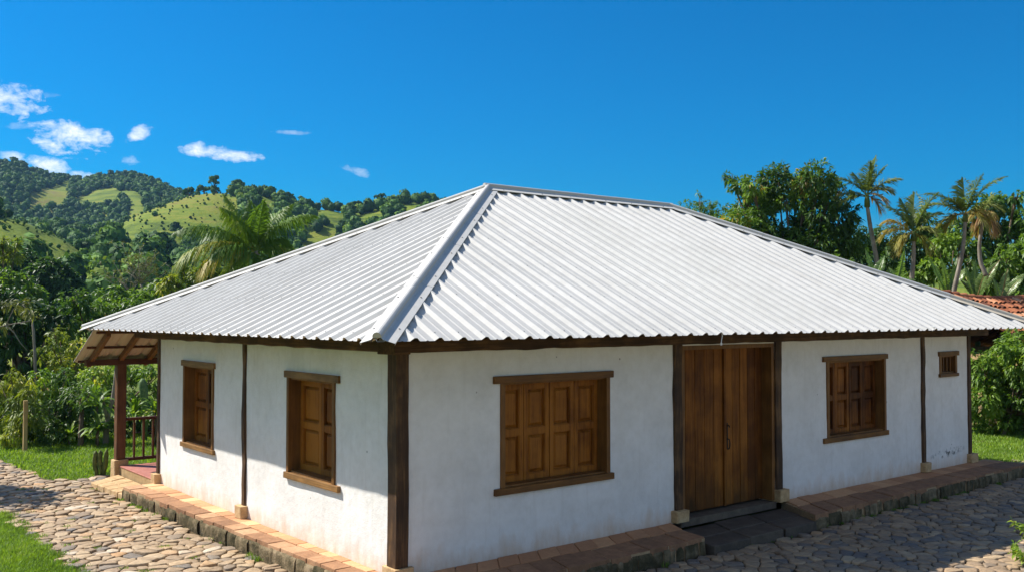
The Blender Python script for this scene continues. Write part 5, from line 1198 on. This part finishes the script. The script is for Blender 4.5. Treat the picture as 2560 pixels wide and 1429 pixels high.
far_tree('pasture_tree', 'lone dark round tree in the middle of the grassy hillside', 'tree', 438, 352, LB(352, (436, 568, 11), (446, 574, 11), (432, 578, 11), (440, 562, 8), (450, 582, 9), dz=.2), 30, .5, .15, 89, .4)
far_tree('pasture_tree', 'dark tree tuft on the left rim of the grassy hill', 'tree', 410, 385, LB(385, (408, 519, 8), (418, 525, 9), (426, 532, 8), (400, 515, 6), dz=.2), 30, .5, .2, 90, .3)

# shade tree just outside the left edge that throws shade over the path
tree('shade_tree', 'tree just outside the left picture edge shading the path', 'tree', -280, 24, LB(24, (-255, 785, 80), (-300, 770, 80), (-270, 740, 60), (-340, 800, 80), (-240, 820, 55)), 'leaf_mango', r0=.1, seed=78, dens=10, k=9, Ln=.26, Wd=.35)

# ------------------------------------------------------------------ lawns
lawn_left = [(-2.86, -15), (-2.84, 8.8), (-3.1, 9.5), (-4.2, 10.2), (-8, 10.6), (-12, 10), (-12, -15)]
lawn_far = [(-8, 18), (-1.7, 18), (-1.46, 16.2), (-1.34, 13.4), (-1.18, 12.3), (-.72, 11.95), (-.25, 12.4), (0.2, 12.0), (20, 12.1), (20, 24), (-12, 24)]
lawn_right = [(16.25, -.1), (16.2, 12.0), (40, 12), (40, -2), (24.2, .1)]
def blades(poly, n, h, seed, hv=.4, w=.006, tb=.5, edge=.05):
    rng = np.random.default_rng(seed); P = np.array(poly); lo, hi = P.min(0), P.max(0); pts = []
    while len(pts) < n:
        c = lo + rng.random(2) * (hi - lo)
        if in_poly(c[0], c[1], P): pts.append(c)
    pts = np.array(pts) + rng.normal(size=(n, 2)) * edge; b = np.column_stack([pts, np.full(n, -.275)])
    pn = np.array([vnoise((p[0], p[1], 3), 1.1) + .6 * vnoise((p[0], p[1], 7), 4) for p in pts])
    hh = h * (1 + hv * pn) * rng.uniform(.5, 1.3, n); az = rng.uniform(0, 2 * PI, n); ln = np.column_stack([np.cos(az), np.sin(az)]) * (hh * rng.uniform(.2, .9, n))[:, None]
    sd = np.column_stack([-np.sin(az), np.cos(az), np.zeros(n)]) * (w * rng.uniform(.7, 1.3, n))[:, None]
    m_ = b + np.column_stack([ln * .35, hh * .6]); tip = b + np.column_stack([ln, hh * .95])
    V = np.stack([b - sd, b + sd, m_ + sd * .8, m_ - sd * .8, tip], 1).reshape(-1, 3); k = np.arange(n)[:, None] * 5
    Fc = np.concatenate([k + np.array([[0, 1, 2]]), k + np.array([[0, 2, 3]]), k + np.array([[3, 2, 4]])])
    return V, Fc, np.repeat(np.clip(tb + .25 * pn + rng.normal(0, .13, n), 0, 1), 5)
near = [(-2.86, 3.0), (-2.84, 8.8), (-3.1, 9.5), (-4.2, 10.2), (-6.0, 10.3), (-6.0, 2.0), (-2.86, 2.0)]
for nm, poly, n, h, sd, w, lab in (('lawn_grass', near, 90000, .07, 1, .0045, 'bright green lawn grass at the left beside the cobbled path'),
                               ('lawn_grass', [(-8, 18), (-1.7, 18), (-1.46, 16.2), (-1.34, 13.4), (-1.18, 12.3), (-.72, 11.95), (-.25, 12.4), (0.2, 12.0), (6, 12.1), (6, 19), (-6, 23)], 70000, .075, 2, .008, 'sunny lawn grass between path, veranda and shrubs'),
                               ('lawn_grass', [(16.25, -.1), (16.25, 6), (27, 6), (27, .1)], 40000, .07, 3, .008, 'strip of lawn grass at the right end of the house')):
    V, Fc, T = blades(poly, n, h, sd, w=w)
    tag(mesh_np(nm, V, Fc, M['grass'], None, T), lab, 'grass', None, 'stuff')
for poly in (lawn_left, lawn_far, lawn_right):
    tag(flat_poly('lawn', poly, -.291, M['ground']), kind='structure')
# weeds in the joints of kerb and path
V, Fc, T = [], [], []; o = 0; rng = np.random.default_rng(9)
spots = [((-.47 - .027 * y + rng.normal(0, .02), y), random.uniform(.02, .06)) for y in rng.uniform(.6, 9, 26)] + [((x, -1.06 + rng.normal(0, .02)), random.uniform(.02, .05)) for x in rng.uniform(.5, 16, 40)] + [((rng.uniform(-2.8, -.8), rng.uniform(2, 12)), .03) for _ in range(40)] + [((-2.82 + rng.normal(0, .08), y), .06) for y in rng.uniform(2, 9, 60)]
for (x, y), h in spots:
    v, f, t_ = blades([(x - .07, y - .05), (x + .07, y - .05), (x + .07, y + .05), (x - .07, y + .05)], 40, h * 1.3, int(rng.integers(1e6)), w=.004, edge=.02, tb=.25); V.append(v); Fc.append(f + o); o += len(v); T.append(t_)
tag(mesh_np('weeds', np.concatenate(V), np.concatenate(Fc), M['grass'], None, np.concatenate(T)), 'small weeds growing in the kerb and cobble joints', 'weeds', None, 'stuff')

# sprigs at the lower right corner
def sprig(label, u, y, r, hh, n, seed):
    rng = np.random.default_rng(seed); b = world_pt(u, y, r); g = np.array((b[0], b[1], -.28)); t = thing('roadside_sprig', label, 'plant', g, 'leafy sprigs at the lower right corner')
    mb = MB(); C, A = [], []
    for i in range(n):
        e = g + np.array((rng.normal(0, .16), rng.normal(0, .16), hh * rng.uniform(.6, 1.05))); m_ = (g + e) / 2 + rng.normal(size=3) * .03; mb.tube([g, m_, e], [.008, .006, .003], 5)
        for s in np.linspace(.45, 1, 6): C.append(m_ + (e - m_) * s if s > .5 else g + (m_ - g) * s * 2); A.append(unit(e - g))
    mb.build('stem', M['bark'], t, recalc=False)
    V, Fc, T = rosettes(np.array(C), np.array(A), rng, 6, .10, .36, np.full(len(C), .7), 1.2, .1); mesh_np('foliage', V, Fc, M['leaf_bright'], t, T)
g1 = np.array((8.1, -4.45)); 
def sprig_at(label, x, y, hh, n, seed):
    d = np.array((x, y)) - CAM[:2]; r = np.linalg.norm(d); a = math.atan2(d[0], d[1]) - YAW; sprig(label, 1280 + F * math.tan(a), 785, r, hh, n, seed)
sprig_at('green leafy sprig at the right edge above the other one', 9.15, -3.98, .42, 9, 5)
sprig_at('low leafy sprig at the lower right corner of the path', 7.85, -4.45, .34, 11, 6)

# ================================================================== AIR, LIGHT, CAMERA
HAZE = True
if HAZE:
    m, nt, out = new_mat('pale_air'); pv = N(nt, 'ShaderNodeVolumePrincipled'); pv.inputs['Color'].default_value = (.32, .6, 1, 1); pv.inputs['Density'].default_value = .00011; pv.inputs['Anisotropy'].default_value = .2
    L(nt, pv.outputs[0], out.inputs['Volume'])
    mb = MB(); mb.box(-950, 950, -950, 950, -2, 136); o = mb.build('haze', m, None); tag(o, 'thin bluish haze in the air before the far hills', 'haze', None, 'stuff'); o.display_type = 'WIRE'

w = bpy.data.worlds.new('World'); scene.world = w; w.use_nodes = True; nt = w.node_tree; nt.nodes.clear()
out = N(nt, 'ShaderNodeOutputWorld'); bg = N(nt, 'ShaderNodeBackground'); L(nt, bg.outputs[0], out.inputs[0])
sky = N(nt, 'ShaderNodeTexSky'); sky.sky_type = 'NISHITA'; sky.sun_disc = False
sky.sun_elevation = math.asin(SUN[2]); sky.sun_rotation = math.atan2(SUN[0], SUN[1])
sky.altitude = 600; sky.air_density = 1.0; sky.dust_density = 2.2; sky.ozone_density = 3.0
hs = N(nt, 'ShaderNodeHueSaturation'); hs.inputs['Saturation'].default_value = 1.8; L(nt, mixc(nt, 1.0, sky.outputs[0], (.85, 1.0, 1.12), 'MULTIPLY'), hs.inputs['Color'])
# clouds: soft patches of noise round a few directions of the sky
tc = N(nt, 'ShaderNodeTexCoord'); dirv = tc.outputs['Generated']
mp = N(nt, 'ShaderNodeMapping'); mp.inputs['Scale'].default_value = (1, 1, 1.6); L(nt, dirv, mp.inputs[0])
nz = noise(nt, mp.outputs[0], 42, 9, .62, .4); nz2 = noise(nt, mp.outputs[0], 150, 6, .6)
nsum = math_n(nt, 'ADD', math_n(nt, 'MULTIPLY', math_n(nt, 'SUBTRACT', nz, .5), 4.6), math_n(nt, 'MULTIPLY', math_n(nt, 'SUBTRACT', nz2, .5), 1.6))
def cloud(u, y, sx, sy, dens, tilt=0.0):
    c = unit(world_pt(u, y, 1) - CAM); rt = unit(np.cross(c, (0, 0, 1))); up = np.cross(rt, c); ca, sa = math.cos(tilt), math.sin(tilt)
    rt, up = rt * ca + up * sa, up * ca - rt * sa
    def dot(v):
        n = N(nt, 'ShaderNodeVectorMath', operation='DOT_PRODUCT'); L(nt, dirv, n.inputs[0]); n.inputs[1].default_value = v; return n.outputs['Value']
    a = math_n(nt, 'MULTIPLY', dot(rt), F / sx); b = math_n(nt, 'MULTIPLY', dot(up), F / sy); fr_ = math_n(nt, 'GREATER_THAN', dot(c), .5)
    q = math_n(nt, 'ADD', math_n(nt, 'MULTIPLY', a, a), math_n(nt, 'MULTIPLY', b, b))
    v = math_n(nt, 'SUBTRACT', 1.0, q); v = math_n(nt, 'MULTIPLY', math_n(nt, 'ADD', math_n(nt, 'MULTIPLY', v, .9), math_n(nt, 'MULTIPLY', nsum, .95)), .62, clamp=True)
    v = math_n(nt, 'MULTIPLY', v, math_n(nt, 'MULTIPLY', math_n(nt, 'SUBTRACT', 3.0, q), .6, clamp=True))
    return math_n(nt, 'MULTIPLY', math_n(nt, 'MULTIPLY', v, fr_), dens)
cl = None
for args in ((28, 246, 84, 38, 1, 0), (174, 346, 90, 38, 1, -.1), (150, 322, 40, 22, .9, 0), (344, 333, 34, 15, .75, .5), (550, 384, 104, 16, .95, -.06), (520, 374, 48, 18, .9, 0), (728, 332, 42, 6, .35, 0), (893, 428, 38, 11, .38, -.3), (122, 416, 42, 20, .85, -.2), (28, 388, 26, 11, .6, 0), (326, 402, 22, 12, .35, 0), (62, 318, 30, 9, .22, 0), (125, 238, 20, 9, .35, 0), (205, 438, 30, 10, .8, 0)):
    v = cloud(*args); cl = v if cl is None else math_n(nt, 'MAXIMUM', cl, v)
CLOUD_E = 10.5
# unseen clouds added behind the viewer as neutral fill for the shaded walls
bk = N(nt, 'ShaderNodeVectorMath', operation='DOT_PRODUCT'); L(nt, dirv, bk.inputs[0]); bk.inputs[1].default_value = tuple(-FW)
fill_mask = math_n(nt, 'MULTIPLY', math_n(nt, 'SUBTRACT', bk.outputs['Value'], .05), 3.0, clamp=True)
fill_cloud = ramp(nt, [(.46, (0, 0, 0)), (.6, (1, 1, 1))], noise(nt, mp.outputs[0], 4.0, 8, .6, .3)).outputs[0]
cl = math_n(nt, 'MAXIMUM', cl, math_n(nt, 'MULTIPLY', math_n(nt, 'MULTIPLY', fill_mask, fill_cloud), .8))
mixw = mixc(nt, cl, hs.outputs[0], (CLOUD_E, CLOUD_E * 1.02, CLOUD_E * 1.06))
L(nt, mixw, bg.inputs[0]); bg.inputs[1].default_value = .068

sl = bpy.data.lights.new('sun', 'SUN'); sl.energy = 5.0; sl.angle = math.radians(.53); sl.color = (1, .95, .86)
so = bpy.data.objects.new('sun', sl); COL.objects.link(so); so.rotation_euler = Vector(SUN).to_track_quat('Z', 'Y').to_euler()

cam = bpy.data.cameras.new('camera'); cam.sensor_width = 36; cam.lens = F / 2560 * 36; cam.clip_start = .1; cam.clip_end = 8000
co = bpy.data.objects.new('camera', cam); COL.objects.link(co); co.location = CAM; co.rotation_euler = (PI / 2 + PITCH, 0, -YAW); scene.camera = co
scene.view_settings.view_transform = 'Standard'; scene.view_settings.look = 'None'; scene.view_settings.gamma = 1; scene.view_settings.exposure = .8
scene.cycles.max_bounces = 6; scene.cycles.transparent_max_bounces = 6; scene.cycles.volume_bounces = 0
